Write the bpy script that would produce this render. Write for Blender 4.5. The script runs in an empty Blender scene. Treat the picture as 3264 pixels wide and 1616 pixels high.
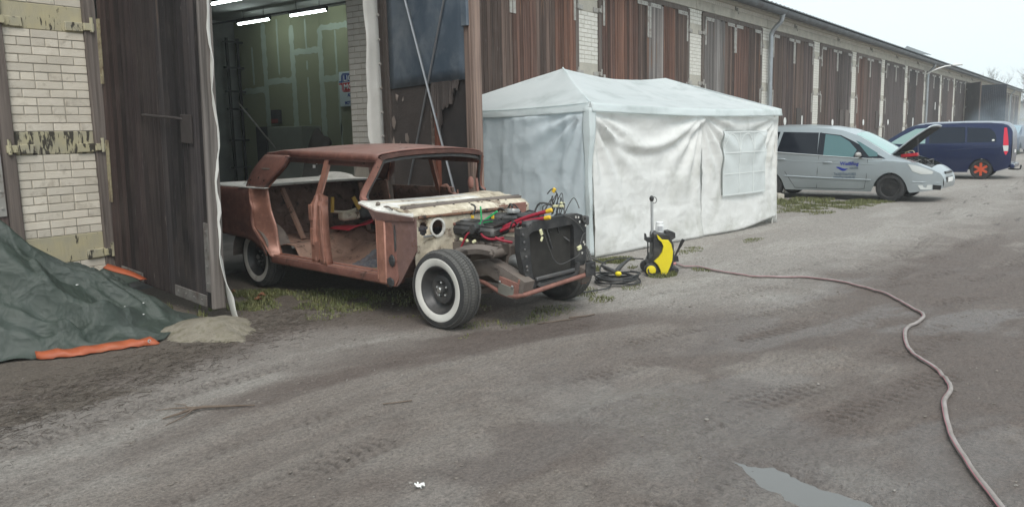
import bpy, bmesh, math, random
import numpy as np
from mathutils import Vector, Matrix, Euler
random.seed(7)
R = math.radians
SC = bpy.context.scene
COL = SC.collection

# ------------------------------------------------------------------ camera
cd = bpy.data.cameras.new('camera'); cam = bpy.data.objects.new('camera', cd); COL.objects.link(cam)
cd.sensor_width = 36.0; cd.lens = 2564.0 / 3264.0 * 36.0
cd.clip_start = 0.05; cd.clip_end = 3000
EYE = Vector((0.0, -8.3, 1.55))
_yaw, _pit, _rol = R(36.53), R(8.445), R(-1.265)
_f0 = Vector((math.cos(_yaw), math.sin(_yaw), 0)); _r0 = Vector((math.sin(_yaw), -math.cos(_yaw), 0)); _u0 = Vector((0, 0, 1))
_fw = _f0 * math.cos(_pit) - _u0 * math.sin(_pit); _u1 = _u0 * math.cos(_pit) + _f0 * math.sin(_pit)
_rt = _r0 * math.cos(_rol) + _u1 * math.sin(_rol); _up = _u1 * math.cos(_rol) - _r0 * math.sin(_rol)
cam.matrix_world = Matrix(((_rt.x, _up.x, -_fw.x, EYE.x), (_rt.y, _up.y, -_fw.y, EYE.y), (_rt.z, _up.z, -_fw.z, EYE.z), (0, 0, 0, 1)))
SC.camera = cam

# ------------------------------------------------------------------ sky, sun, exposure
SUN_EL, SUN_AZ = 54.0, 224.0          # overcast: a broad weak sun behind the cloud (azimuth the light comes from, degrees from +X)
wd = bpy.data.worlds.new('World'); SC.world = wd; wd.use_nodes = True
nt = wd.node_tree; nt.nodes.clear()
sk = nt.nodes.new('ShaderNodeTexSky'); sk.sky_type = 'NISHITA'; sk.sun_disc = False
sk.sun_elevation = R(SUN_EL); sk.sun_rotation = R(90 - SUN_AZ)
sk.air_density = 1.0; sk.dust_density = 4.0; sk.ozone_density = 1.0; sk.altitude = 0
mixn = nt.nodes.new('ShaderNodeMix'); mixn.data_type = 'RGBA'; mixn.inputs[0].default_value = 0.86
mixn.inputs[7].default_value = (8.1, 9.15, 9.45, 1)        # even cloud cover
bg = nt.nodes.new('ShaderNodeBackground'); bg.inputs[1].default_value = 0.095
wo = nt.nodes.new('ShaderNodeOutputWorld')
nt.links.new(sk.outputs[0], mixn.inputs[6]); nt.links.new(mixn.outputs[2], bg.inputs[0]); nt.links.new(bg.outputs[0], wo.inputs[0])
sl = bpy.data.lights.new('sun', 'SUN'); sl.energy = 1.4; sl.angle = R(30); sl.color = (1.0, 0.955, 0.91)
so = bpy.data.objects.new('sun', sl); COL.objects.link(so)
_d = Vector((math.cos(R(SUN_EL)) * math.cos(R(SUN_AZ)), math.cos(R(SUN_EL)) * math.sin(R(SUN_AZ)), math.sin(R(SUN_EL))))
so.rotation_euler = _d.to_track_quat('Z', 'Y').to_euler()
SC.view_settings.view_transform = 'Standard'; SC.view_settings.look = 'None'
SC.view_settings.exposure = 0.52; SC.view_settings.gamma = 1.0; SC.view_settings.use_curve_mapping = False
SC.cycles.max_bounces = 10; SC.cycles.diffuse_bounces = 6; SC.cycles.transparent_max_bounces = 12; SC.cycles.volume_bounces = 1
SC.cycles.use_denoising = True
SC.cycles.volume_step_rate = 4

# ------------------------------------------------------------------ mesh helpers
class MB:
    """collects shapes, then links them as ONE mesh object"""
    def __init__(s): s.v = []; s.f = []; s.m = []; s.mi = 0
    def add(s, vs, fs):
        o = len(s.v); s.v.extend([tuple(p) for p in vs]); s.f.extend([tuple(i + o for i in q) for q in fs]); s.m.extend([s.mi] * len(fs)); return s
    def box(s, c, d, rot=None, b=0.0):
        hx, hy, hz = d[0] / 2, d[1] / 2, d[2] / 2
        c = Vector(c)
        if b <= 0:
            vs = [Vector((x, y, z)) for x in (-hx, hx) for y in (-hy, hy) for z in (-hz, hz)]
            fs = [(0, 1, 3, 2), (4, 6, 7, 5), (0, 4, 5, 1), (2, 3, 7, 6), (0, 2, 6, 4), (1, 5, 7, 3)]
        else:
            b = min(b, hx * .9, hy * .9, hz * .9); vs = []; idx = {}
            for sx in (-1, 1):
                for sy in (-1, 1):
                    for sz in (-1, 1):
                        for a in range(3):
                            p = [sx * (hx - b), sy * (hy - b), sz * (hz - b)]
                            p[a] = (sx * hx, sy * hy, sz * hz)[a]
                            idx[(sx, sy, sz, a)] = len(vs); vs.append(Vector(p))
            fs = []
            I = idx
            for a in range(3):
                o = [k for k in range(3) if k != a]
                for s_ in (-1, 1):
                    q = []
                    for e, g in ((-1, -1), (1, -1), (1, 1), (-1, 1)):
                        t = [0, 0, 0]; t[a] = s_; t[o[0]] = e; t[o[1]] = g; q.append(I[(t[0], t[1], t[2], a)])
                    fs.append(tuple(q))
            for a in range(3):
                o = [k for k in range(3) if k != a]
                for e in (-1, 1):
                    for g in (-1, 1):
                        q = []
                        for s_, w in ((-1, 0), (-1, 1), (1, 1), (1, 0)):
                            t = [0, 0, 0]; t[a] = s_; t[o[0]] = e; t[o[1]] = g; q.append(I[(t[0], t[1], t[2], o[w])])
                        fs.append(tuple(q))
            for sx in (-1, 1):
                for sy in (-1, 1):
                    for sz in (-1, 1): fs.append(tuple(I[(sx, sy, sz, a)] for a in range(3)))
        if rot is not None:
            m = rot if isinstance(rot, Matrix) else Euler(rot).to_matrix()
            vs = [m @ p for p in vs]
        return s.add([p + c for p in vs], fs)
    def beam(s, p, q, w, h, up=(0, 0, 1), b=0.0):
        p = Vector(p); q = Vector(q); d = q - p; L = d.length
        z = d.normalized(); x = Vector(up).cross(z)
        if x.length < 1e-4: x = Vector((1, 0, 0)).cross(z)
        x.normalize(); y = z.cross(x)
        m = Matrix((x, y, z)).transposed()
        return s.box((p + q) / 2, (w, h, L), m, b)
    def tube(s, path, r, n=8, cap=True, closed=False):
        P = [Vector(p) for p in path]; N = len(P)
        rr = r if hasattr(r, '__len__') else [r] * N
        T = []
        for i in range(N):
            a = P[(i - 1) % N] if (closed or i > 0) else P[i]; c = P[(i + 1) % N] if (closed or i < N - 1) else P[i]
            t = c - a; T.append(t.normalized() if t.length > 1e-9 else Vector((0, 0, 1)))
        x = T[0].orthogonal().normalized(); vs = []
        for i in range(N):
            x = x - T[i] * x.dot(T[i])
            if x.length < 1e-6: x = T[i].orthogonal()
            x.normalize(); y = T[i].cross(x)
            for k in range(n):
                a = 2 * math.pi * k / n
                vs.append(P[i] + (x * math.cos(a) + y * math.sin(a)) * rr[i])
        fs = []
        for i in range(N if closed else N - 1):
            j = (i + 1) % N
            for k in range(n):
                l = (k + 1) % n; fs.append((i * n + k, i * n + l, j * n + l, j * n + k))
        if cap and not closed:
            fs.append(tuple(range(n - 1, -1, -1))); fs.append(tuple((N - 1) * n + k for k in range(n)))
        return s.add(vs, fs)
    def lathe(s, prof, c=(0, 0, 0), axis=(0, 0, 1), n=24, closed=False, cap=True):
        """prof: list of (radius, along-axis)"""
        a = Vector(axis).normalized(); x = a.orthogonal().normalized(); y = a.cross(x); c = Vector(c); vs = []; fs = []
        for r, h in prof:
            for k in range(n):
                t = 2 * math.pi * k / n; vs.append(c + a * h + (x * math.cos(t) + y * math.sin(t)) * r)
        K = len(prof)
        for i in range(K if closed else K - 1):
            j = (i + 1) % K
            for k in range(n):
                l = (k + 1) % n; fs.append((i * n + k, i * n + l, j * n + l, j * n + k))
        if not closed and cap:
            if prof[0][0] > 1e-6: fs.append(tuple(range(n - 1, -1, -1)))
            if prof[-1][0] > 1e-6: fs.append(tuple((K - 1) * n + k for k in range(n)))
        return s.add(vs, fs)
    def grid(s, fn, nu, nv, u0=0, u1=1, v0=0, v1=1, skip=None):
        vs = [Vector(fn(u0 + (u1 - u0) * i / nu, v0 + (v1 - v0) * j / nv)) for j in range(nv + 1) for i in range(nu + 1)]
        fs = [(j * (nu + 1) + i, j * (nu + 1) + i + 1, (j + 1) * (nu + 1) + i + 1, (j + 1) * (nu + 1) + i) for j in range(nv) for i in range(nu)
              if not (skip and skip((i + .5) / nu, (j + .5) / nv))]
        return s.add(vs, fs)
    def prism(s, pts, ext):
        """pts: 3-D polygon, ext: extrusion vector"""
        P = [Vector(p) for p in pts]; e = Vector(ext); n = len(P)
        return s.add(P + [p + e for p in P], [tuple(range(n - 1, -1, -1)), tuple(range(n, 2 * n))] + [(i, (i + 1) % n, n + (i + 1) % n, n + i) for i in range(n)])
    def sweep(s, path, prof, up=(0, 0, 1), cap=True, closed_prof=True):
        """prof: 2-D section (side, up) swept along path"""
        P = [Vector(p) for p in path]; N = len(P); K = len(prof); vs = []; fs = []; U = Vector(up)
        for i in range(N):
            t = (P[min(i + 1, N - 1)] - P[max(i - 1, 0)]).normalized()
            x = t.cross(U).normalized(); y = x.cross(t)
            for a, b in prof: vs.append(P[i] + x * a + y * b)
        for i in range(N - 1):
            for k in range(K if closed_prof else K - 1):
                l = (k + 1) % K; fs.append((i * K + k, i * K + l, (i + 1) * K + l, (i + 1) * K + k))
        if cap and closed_prof: fs.append(tuple(range(K - 1, -1, -1))); fs.append(tuple((N - 1) * K + k for k in range(K)))
        return s.add(vs, fs)
    def ball(s, c, r, n=8, m=6, jit=0.0):
        r = r if hasattr(r, '__len__') else (r, r, r); vs = []; fs = []
        for j in range(m + 1):
            t = math.pi * j / m
            for k in range(n):
                a = 2 * math.pi * k / n; q = 1 + random.uniform(-jit, jit)
                vs.append((c[0] + r[0] * q * math.sin(t) * math.cos(a), c[1] + r[1] * q * math.sin(t) * math.sin(a), c[2] + r[2] * q * math.cos(t)))
        for j in range(m):
            for k in range(n):
                l = (k + 1) % n; fs.append((j * n + k, (j + 1) * n + k, (j + 1) * n + l, j * n + l))
        return s.add(vs, fs)
    def mesh(s, name, mats=None, smooth=None):
        me = bpy.data.meshes.new(name); me.from_pydata(s.v, [], s.f); me.validate()
        for m in (mats if isinstance(mats, (list, tuple)) else [mats] if mats else []): me.materials.append(m)
        if isinstance(mats, (list, tuple)) and len(mats) > 1 and len(me.polygons) == len(s.m): me.polygons.foreach_set('material_index', s.m)
        if smooth is not None:
            me.polygons.foreach_set('use_smooth', [True] * len(me.polygons)); me.set_sharp_from_angle(angle=R(smooth))
        me.update(); return me
    def parts(s, name, mats=None, parent=None, smooth=None, solid=None):
        """one object for each loose piece"""
        p = list(range(len(s.v)))
        def root(a):
            while p[a] != a: p[a] = p[p[a]]; a = p[a]
            return a
        for f in s.f:
            for i in f[1:]: p[root(i)] = root(f[0])
        G_ = {}
        for f in s.f: G_.setdefault(root(f[0]), []).append(f)
        for fs in G_.values():
            ids = sorted({i for f in fs for i in f}); mp = {i: k for k, i in enumerate(ids)}; q = MB(); q.add([s.v[i] for i in ids], [tuple(mp[i] for i in f) for f in fs]); o = q.build(name, mats, parent, smooth, solid)
        return o
    def build(s, name, mats=None, parent=None, smooth=None, solid=None):
        o = put(name, s.mesh(name, mats, smooth), parent)
        if solid:
            md = o.modifiers.new('thick', 'SOLIDIFY'); md.thickness = solid; md.offset = 0
        return o
def put(name, me, parent=None, loc=None, rot=None):
    o = bpy.data.objects.new(name, me); COL.objects.link(o)
    if parent is not None: o.parent = parent
    if loc is not None: o.location = loc
    if rot is not None: o.rotation_euler = rot
    return o
def thing(name, label, cat, loc=(0, 0, 0), rz=0.0, group=None):
    o = put(name, None, None, loc, (0, 0, rz)); o.empty_display_size = .2
    return tag(o, label, cat, group)
def tag(o, label=None, cat=None, group=None, kind=None):
    if label: o['label'] = label
    if cat: o['category'] = cat
    if group: o['group'] = group
    if kind: o['kind'] = kind
    return o
def struct(o): o['kind'] = 'structure'; return o
def lerp(a, b, t): return a + (b - a) * t
def smoothstep(a, b, x):
    t = min(1, max(0, (x - a) / (b - a))); return t * t * (3 - 2 * t)
def catmull(P, n=6):
    P = [Vector(p) for p in P]; out = []
    for i in range(len(P) - 1):
        a = P[max(i - 1, 0)]; b = P[i]; c = P[i + 1]; d = P[min(i + 2, len(P) - 1)]
        for k in range(n):
            t = k / n; out.append(.5 * ((2 * b) + (c - a) * t + (2 * a - 5 * b + 4 * c - d) * t * t + (3 * b - a - 3 * c + d) * t ** 3))
    out.append(P[-1]); return out
# value noise on numpy arrays
_rs = np.random.RandomState(11); _TAB = _rs.rand(256, 256)
def vnoise(x, y):
    x = np.asarray(x, float); y = np.asarray(y, float)
    xi = np.floor(x).astype(int); yi = np.floor(y).astype(int); fx = x - xi; fy = y - yi
    fx = fx * fx * (3 - 2 * fx); fy = fy * fy * (3 - 2 * fy); g = lambda a, b: _TAB[a & 255, b & 255]
    return (g(xi, yi) * (1 - fx) + g(xi + 1, yi) * fx) * (1 - fy) + (g(xi, yi + 1) * (1 - fx) + g(xi + 1, yi + 1) * fx) * fy
def fbm(x, y, o=4):
    s = 0; a = .5; x = np.asarray(x, float); y = np.asarray(y, float)
    for k in range(o): s = s + a * vnoise(x * 2 ** k + 17.3 * k, y * 2 ** k + 9.1 * k); a *= .5
    return s

_TL = _TAB.tolist()
def vn1(x, y):
    xi = math.floor(x); yi = math.floor(y); fx = x - xi; fy = y - yi; fx = fx * fx * (3 - 2 * fx); fy = fy * fy * (3 - 2 * fy)
    a = _TL[xi & 255]; b = _TL[(xi + 1) & 255]; j = yi & 255; k = (yi + 1) & 255
    return (a[j] * (1 - fx) + b[j] * fx) * (1 - fy) + (a[k] * (1 - fx) + b[k] * fx) * fy
def fb1(x, y, o=4):
    s = 0; a = .5
    for k in range(o): s += a * vn1(x * 2 ** k + 17.3 * k, y * 2 ** k + 9.1 * k); a *= .5
    return s

# ------------------------------------------------------------------ materials
def _nodes(name):
    m = bpy.data.materials.new(name); m.use_nodes = True; n = m.node_tree; b = n.nodes['Principled BSDF']; return m, n, b
def N(n, t, **kw):
    o = n.nodes.new('ShaderNode' + t)
    for k, v in kw.items(): setattr(o, k, v)
    return o
def lk(n, a, b): n.links.new(a, b)
def rgb(c): return (c[0], c[1], c[2], 1)
def noise(n, vec, scale, detail=4, rough=.55, dist=0.0):
    t = N(n, 'TexNoise'); t.inputs['Scale'].default_value = scale; t.inputs['Detail'].default_value = detail
    t.inputs['Roughness'].default_value = rough; t.inputs['Distortion'].default_value = dist
    if vec is not None: lk(n, vec, t.inputs['Vector'])
    return t.outputs[0]
def ramp(n, fac, stops, interp='LINEAR'):
    r = N(n, 'ValToRGB'); lk(n, fac, r.inputs[0]); cr = r.color_ramp; cr.interpolation = interp
    while len(cr.elements) > 1: cr.elements.remove(cr.elements[-1])
    cr.elements[0].position = stops[0][0]; cr.elements[0].color = rgb(stops[0][1] if hasattr(stops[0][1], '__len__') else (stops[0][1],) * 3)
    for p, c in stops[1:]:
        e = cr.elements.new(p); e.color = rgb(c if hasattr(c, '__len__') else (c,) * 3)
    return r.outputs[0]
def mix(n, fac, a, b, mode='MIX'):
    m = N(n, 'Mix', data_type='RGBA', blend_type=mode)
    for s, v in ((0, fac), (6, a), (7, b)):
        if hasattr(v, 'is_linked'): lk(n, v, m.inputs[s])
        elif s == 0: m.inputs[0].default_value = v
        else: m.inputs[s].default_value = rgb(v)
    return m.outputs[2]
def math_(n, op, a, b=0.0):
    m = N(n, 'Math', operation=op)
    for i, v in ((0, a), (1, b)):
        if hasattr(v, 'is_linked'): lk(n, v, m.inputs[i])
        else: m.inputs[i].default_value = v
    return m.outputs[0]
def coords(n, scale=(1, 1, 1), rand=True):
    tc = N(n, 'TexCoord'); v = tc.outputs['Object']
    if rand:
        oi = N(n, 'ObjectInfo'); m1 = N(n, 'VectorMath', operation='SCALE'); m1.inputs[0].default_value = (31.7, 17.3, 23.9); lk(n, oi.outputs['Random'], m1.inputs['Scale'])
        ad = N(n, 'VectorMath', operation='ADD'); lk(n, v, ad.inputs[0]); lk(n, m1.outputs[0], ad.inputs[1]); v = ad.outputs[0]
    mp = N(n, 'Mapping'); mp.inputs['Scale'].default_value = scale; lk(n, v, mp.inputs[0]); return mp.outputs[0]
def bump(n, b, h, dist=.01, strength=1.0):
    bp = N(n, 'Bump'); bp.inputs['Distance'].default_value = dist; bp.inputs['Strength'].default_value = strength
    lk(n, h, bp.inputs['Height']); lk(n, bp.outputs[0], b.inputs['Normal'])
def mat(name, c1, c2=None, scale=4, rough=.7, metal=0.0, bmp=0.0, bscale=40, stretch=(1, 1, 1), dirt=None, dscale=3, dthr=.55, dsoft=.12, coat=0.0, spec=.5, rvar=0.0, rand=True, detail=5, ovar=0.0):
    m, n, b = _nodes(name); v = coords(n, stretch, rand)
    c2 = c2 or tuple(x * .75 for x in c1)
    f = noise(n, v, scale, detail); col = mix(n, ramp(n, f, [(.32, 0), (.68, 1)]), c1, c2)
    if dirt:
        d = noise(n, v, dscale, 8, .65, .3); col = mix(n, ramp(n, d, [(dthr - dsoft, 0), (dthr + dsoft, 1)]), col, dirt)
    if ovar:
        oi = N(n, 'ObjectInfo'); sc_ = N(n, 'VectorMath', operation='SCALE'); lk(n, col, sc_.inputs[0]); lk(n, math_(n, 'ADD', math_(n, 'MULTIPLY', oi.outputs['Random'], ovar), 1 - ovar * .6), sc_.inputs['Scale']); col = sc_.outputs[0]
    lk(n, col, b.inputs['Base Color']); b.inputs['Metallic'].default_value = metal; b.inputs['Specular IOR Level'].default_value = spec
    if rvar: lk(n, math_(n, 'ADD', math_(n, 'MULTIPLY', noise(n, v, scale * 2.3, 4), rvar * 2), rough - rvar), b.inputs['Roughness'])
    else: b.inputs['Roughness'].default_value = rough
    if coat: b.inputs['Coat Weight'].default_value = coat; b.inputs['Coat Roughness'].default_value = .08
    if bmp: bump(n, b, noise(n, v, bscale, 6, .6), bmp)
    return m
def plain(name, c, rough=.5, metal=0.0, spec=.5):
    m, n, b = _nodes(name); b.inputs['Base Color'].default_value = rgb(c); b.inputs['Roughness'].default_value = rough; b.inputs['Metallic'].default_value = metal; b.inputs['Specular IOR Level'].default_value = spec
    return m
def emis(name, c, s):
    m, n, b = _nodes(name); b.inputs['Base Color'].default_value = rgb(c); b.inputs['Emission Color'].default_value = rgb(c); b.inputs['Emission Strength'].default_value = s; return m
def glass(name, tint=(.6, .75, .75), alpha=.35, rough=.05):
    m, n, b = _nodes(name); b.inputs['Base Color'].default_value = rgb(tint); b.inputs['Roughness'].default_value = rough; b.inputs['Alpha'].default_value = alpha; b.inputs['Specular IOR Level'].default_value = .8
    return m
def wood(name, dark=.45, light=1.7, flake=(.30, .14, .06), famt=.64):
    """weathered boards: tint = object colour, streaks run along z, every board differs"""
    m, n, b = _nodes(name); oi = N(n, 'ObjectInfo'); v = coords(n, (1, 1, 1)); base = oi.outputs['Color']
    mp = N(n, 'Mapping'); mp.inputs['Scale'].default_value = (34, 34, .7); lk(n, v, mp.inputs[0])
    mp2 = N(n, 'Mapping'); mp2.inputs['Scale'].default_value = (9, 9, .55); lk(n, v, mp2.inputs[0])
    mp3 = N(n, 'Mapping'); mp3.inputs['Scale'].default_value = (70, 70, 4.0); lk(n, v, mp3.inputs[0])
    s1 = noise(n, mp.outputs[0], 1.0, 6, .6); s2 = noise(n, mp2.outputs[0], 1.0, 5, .6); s3 = noise(n, mp3.outputs[0], 1.0, 5, .6)
    rv = math_(n, 'ADD', math_(n, 'MULTIPLY', oi.outputs['Random'], .8), .6)
    g = ramp(n, s1, [(.3, dark), (.5, 1.0), (.72, light)]); c = mix(n, 1.0, base, g, 'MULTIPLY')
    cm = N(n, 'VectorMath', operation='SCALE'); lk(n, c, cm.inputs[0]); lk(n, rv, cm.inputs['Scale'])
    c = mix(n, ramp(n, s2, [(famt, 0), (famt + .07, .75)]), cm.outputs[0], flake)
    c = mix(n, ramp(n, s3, [(.655, 0), (.71, .5)]), c, (.27, .235, .21))
    c = mix(n, ramp(n, noise(n, v, 1.7, 4, .6), [(.5, 0), (.75, .3)]), c, (.14, .112, .098))
    lk(n, c, b.inputs['Base Color']); b.inputs['Roughness'].default_value = .85; b.inputs['Specular IOR Level'].default_value = .25
    bump(n, b, s1, .008); return m

# ================================================================== GROUND
TRX = np.array([-20, 0.5, 1.4, 2.6, 3.6, 4.6, 5.9, 7.2, 8.7, 11, 15, 25, 400.])
TRY = np.array([-4.6, -4.45, -4.36, -4.24, -4.3, -4.62, -5.05, -5.55, -6.1, -6.4, -6.5, -6.5, -6.5])
PUD = (3.33, -7.52)
def pud_d(x, y):
    a = R(-112); dx = x - PUD[0]; dy = y - PUD[1]
    u = dx * math.cos(a) + dy * math.sin(a); v = -dx * math.sin(a) + dy * math.cos(a)
    return np.sqrt((u / .46) ** 2 + (v / .10) ** 2) + 1.1 * (fbm(x * 6 + 3, y * 6) - .47) + .9 * (fbm(x * 24, y * 24, 3) - .44)
def rutfield(x, y):
    """(depth, darkened tread dashes, churn) of the wheel tracks"""
    yc = np.interp(x, TRX, TRY); dep = 0; chn = 0; dash = 0
    for k, (off, wid, d, ph) in enumerate(((0.0, .12, .010, 0), (-.42, .10, .007, .3), (-1.10, .13, .012, .1), (-1.52, .10, .008, .7), (-2.15, .15, .006, .5), (.55, .10, .005, .2), (-2.70, .12, .006, .9), (-.75, .09, .005, .4))):
        wob = .30 * (fbm(x * .40 + k * 7.7, x * 0 + k) - .47)
        t = (y - yc - off - wob) / wid
        m = np.exp(-t ** 4) * smooth_np(.33, .45, fbm(x * .8 + 13 * k, y * .8 + 5 * k, 3))
        cl = smooth_np(.38, .48, fbm(x * 1.5 + 31 * k, y * 2.2 + 3 * k, 3))
        sx = (x + .55 * np.abs(t) * wid + ph) / .075 + .5 * (fbm(x * 9, y * 9, 2) - .4)
        pulse = smooth_np(.25, .75, np.sin(2 * np.pi * sx)) * (np.abs(t) < 1.05) * (np.abs(np.abs(t) - .5) > .12)
        tr = pulse * m * cl
        dep = dep - d * m - .014 * tr + .005 * np.exp(-(np.abs(t) - 1.35) ** 2 / .08) * m
        chn = chn + m; dash = np.maximum(dash, tr)
    return dep, np.clip(dash, 0, 1), np.clip(chn, 0, 1)
def smooth_np(a, b, x):
    t = np.clip((x - a) / (b - a), 0, 1); return t * t * (3 - 2 * t)
def ground_h(x, y):
    x = np.asarray(x, float); y = np.asarray(y, float)
    h = .045 * (fbm(x * .5, y * .5, 3) - .45) + .022 * (fbm(x * 2.2, y * 2.2, 3) - .45) + .016 * (fbm(x * 8.5, y * 8.5, 3) - .45)
    cl = smooth_np(.52, .66, fbm(x * 1.3 + 40, y * 1.3, 3)); h = h + cl * .035 * (fbm(x * 22, y * 22, 2) - .4)
    r, _, _ = rutfield(x, y); h = h + r
    h = h - .035 * smooth_np(1.9, .5, pud_d(x, y))
    near = smooth_np(-.9, -.3, y) * 0.8
    far = smooth_np(16, 40, np.abs(x - 6)) * .8
    return h * (1 - near) * (1 - far)
_gx = np.arange(-.5, 30, .05); _gy = np.arange(-9.6, .6, .05); _GH = ground_h(*np.meshgrid(_gx, _gy)).tolist()
def gz(x, y):
    fx = (x + .5) / .05; fy = (y + 9.6) / .05; i = int(fx); j = int(fy)
    if i < 0 or j < 0 or i >= len(_gx) - 1 or j >= len(_gy) - 1: return 0.0
    fx -= i; fy -= j; a = _GH[j]; b = _GH[j + 1]
    return (a[i] * (1 - fx) + a[i + 1] * fx) * (1 - fy) + (b[i] * (1 - fx) + b[i + 1] * fx) * fy
def ground():
    xs = np.concatenate([[-400, -150, -60, -25, -10, -5, -2.5, -1, -.2], np.arange(.5, 1.0, .03), np.arange(1.0, 7.6, .0185), np.arange(7.6, 9.0, .028), np.arange(9.0, 14, .05), np.arange(14, 24, .16), np.arange(24, 60, .8), np.geomspace(60, 700, 12)])
    ys = np.concatenate([[-500, -200, -80, -40, -22, -15, -11.5, -10], np.arange(-9.3, -7.9, .03), np.arange(-7.9, -2.8, .0185), np.arange(-2.8, -1.4, .03), np.arange(-1.4, -.1, .06), [0.05, .3, 12, 30, 100, 250, 500]])
    X, Y = np.meshgrid(xs, ys); Z = ground_h(X, Y)
    Z = np.where(Y > .2, -.02, Z)
    nx, ny = len(xs), len(ys)
    me = bpy.data.meshes.new('ground'); me.vertices.add(nx * ny); me.vertices.foreach_set('co', np.stack([X, Y, Z], -1).ravel())
    i = np.arange((nx - 1) * (ny - 1)); a = (i // (nx - 1)) * nx + i % (nx - 1)
    q = np.stack([a, a + 1, a + nx + 1, a + nx], 1).ravel()
    me.loops.add(len(q)); me.loops.foreach_set('vertex_index', q); me.polygons.add(len(i)); me.polygons.foreach_set('loop_start', np.arange(len(i)) * 4)
    me.polygons.foreach_set('use_smooth', np.ones(len(i), bool)); me.update()
    # soil kinds: r dark litter soil, g brown mud, b wet fines, a pressed tread marks, darkened where relief shades weakly
    n1 = fbm(X * .6, Y * .6, 4); n2 = fbm(X * 1.8 + 9, Y * 1.8, 4)
    yc = np.interp(X, TRX, TRY); rutd, dash, ch = rutfield(X, Y)
    dark = smooth_np(-3.6, -2.2, Y + (n1 - .47) * 3.2 + .25 * (4 - X) * smooth_np(5, 3, X)) * smooth_np(9.5, 6.5, X) * .9 + .55 * smooth_np(-.9, -.2, Y)
    dark = np.maximum(dark, .95 * smooth_np(.55, .2, np.hypot((X - 2.1) / 1.2, (Y + 3.35 + (n2 - .5)) / .5)))
    an = fbm(X * .45 + 4, (Y - yc) * 1.5 + 20, 5)                  # patches drawn out along the drive
    mud = np.clip(smooth_np(.38, .52, an) * .95 + .35 * ch, 0, 1)
    mud = np.maximum(mud, .8 * smooth_np(-5.2, -6.2, Y + (n1 - .47) * 2) * smooth_np(.36, .50, n2))
    pale = smooth_np(.9, .2, np.abs(Y + 3.75 - .12 * (X - 3) + (n1 - .47) * 1.4)) * smooth_np(5.2, 4.2, X)
    dry = np.clip(smooth_np(5.2, 7.6, X + (n1 - .47) * 3) * smooth_np(-7.0, -5.4, Y + (n2 - .47) * 1.5) + .75 * smooth_np(10, 17, X), 0, 1)
    dry = np.maximum(dry, .75 * pale); mud = mud * (1 - .75 * dry)
    dr = me.attributes.new('dry', 'FLOAT', 'POINT'); dr.data.foreach_set('value', dry.astype(np.float32).ravel())
    wet = np.clip(smooth_np(7.5, 1.0, pud_d(X, Y) + (n2 - .47) * 4) + .6 * smooth_np(.50, .62, fbm(X * .7 + 3, (Y - yc) * 2.2 + 8, 4)) * smooth_np(-5.4, -6.4, Y) * smooth_np(11, 7, X), 0, 1)
    dat = np.stack([dark, mud, wet, dash], -1).astype(np.float32).ravel()
    at = me.color_attributes.new('soil', 'FLOAT_COLOR', 'POINT'); at.data.foreach_set('color', dat)
    m, n, b = _nodes('muddy_yard_soil'); v = coords(n, (1, 1, 1), False)
    A = N(n, 'Attribute'); A.attribute_name = 'soil'; sp = N(n, 'SeparateColor'); lk(n, A.outputs['Color'], sp.inputs[0])
    nb = noise(n, v, 1.6, 6, .62); nm_ = noise(n, v, 9, 7, .65, .4); nf = noise(n, v, 55, 5, .7); ng = noise(n, v, 190, 3, .7)
    mp = N(n, 'Mapping'); mp.inputs['Scale'].default_value = (.55, 3.2, 1); mp.inputs['Rotation'].default_value = (0, 0, R(7)); lk(n, v, mp.inputs[0])
    nd = noise(n, mp.outputs[0], 2.2, 6, .6)                      # drag marks along the drive
    sand = mix(n, ramp(n, nb, [(.35, 0), (.65, 1)]), (.252, .216, .189), (.208, .175, .151))
    sand = mix(n, ramp(n, nd, [(.42, 0), (.66, .45)]), sand, (.235, .212, .19))
    D_ = N(n, 'Attribute'); D_.attribute_name = 'dry'; sand = mix(n, math_(n, 'MULTIPLY', D_.outputs['Fac'], ramp(n, nm_, [(.3, .55), (.6, 1)])), sand, mix(n, nb, (.415, .385, .35), (.335, .31, .28)))
    col = mix(n, math_(n, 'MULTIPLY', sp.outputs[1], .9), sand, mix(n, nm_, (.148, .113, .096), (.114, .087, .074)))
    col = mix(n, ramp(n, math_(n, 'ADD', math_(n, 'MULTIPLY', sp.outputs[0], .8), math_(n, 'MULTIPLY', nm_, .6)), [(.45, 0), (.85, .9)]), col, mix(n, nf, (.10, .082, .066), (.18, .148, .118)))
    col = mix(n, math_(n, 'MULTIPLY', sp.outputs[2], .35), col, (.205, .188, .178))
    col = mix(n, 1.0, col, ramp(n, nf, [(.28, .50), (.5, 1.0), (.74, 1.40)]), 'MULTIPLY')
    col = mix(n, 1.0, col, ramp(n, ng, [(.3, .68), (.55, 1.0), (.75, 1.38)]), 'MULTIPLY')
    col = mix(n, ramp(n, noise(n, v, 33, 3, .5), [(.70, 0), (.73, .75)]), col, (.07, .058, .05))
    col = mix(n, ramp(n, noise(n, v, 14, 6, .72, .6), [(.66, 0), (.685, .6)]), col, (.105, .088, .076))
    col = mix(n, ramp(n, noise(n, v, 80, 3, .6), [(.70, 0), (.73, .7)]), col, (.42, .40, .37))
    mp4 = N(n, 'Mapping'); mp4.inputs['Scale'].default_value = (4.5, 15, 1); mp4.inputs['Rotation'].default_value = (0, 0, R(9)); lk(n, v, mp4.inputs[0])
    n4 = noise(n, mp4.outputs[0], 2.0, 6, .68)
    col = mix(n, 1.0, col, ramp(n, n4, [(.30, .78), (.5, 1.0), (.7, 1.12)]), 'MULTIPLY')
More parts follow.
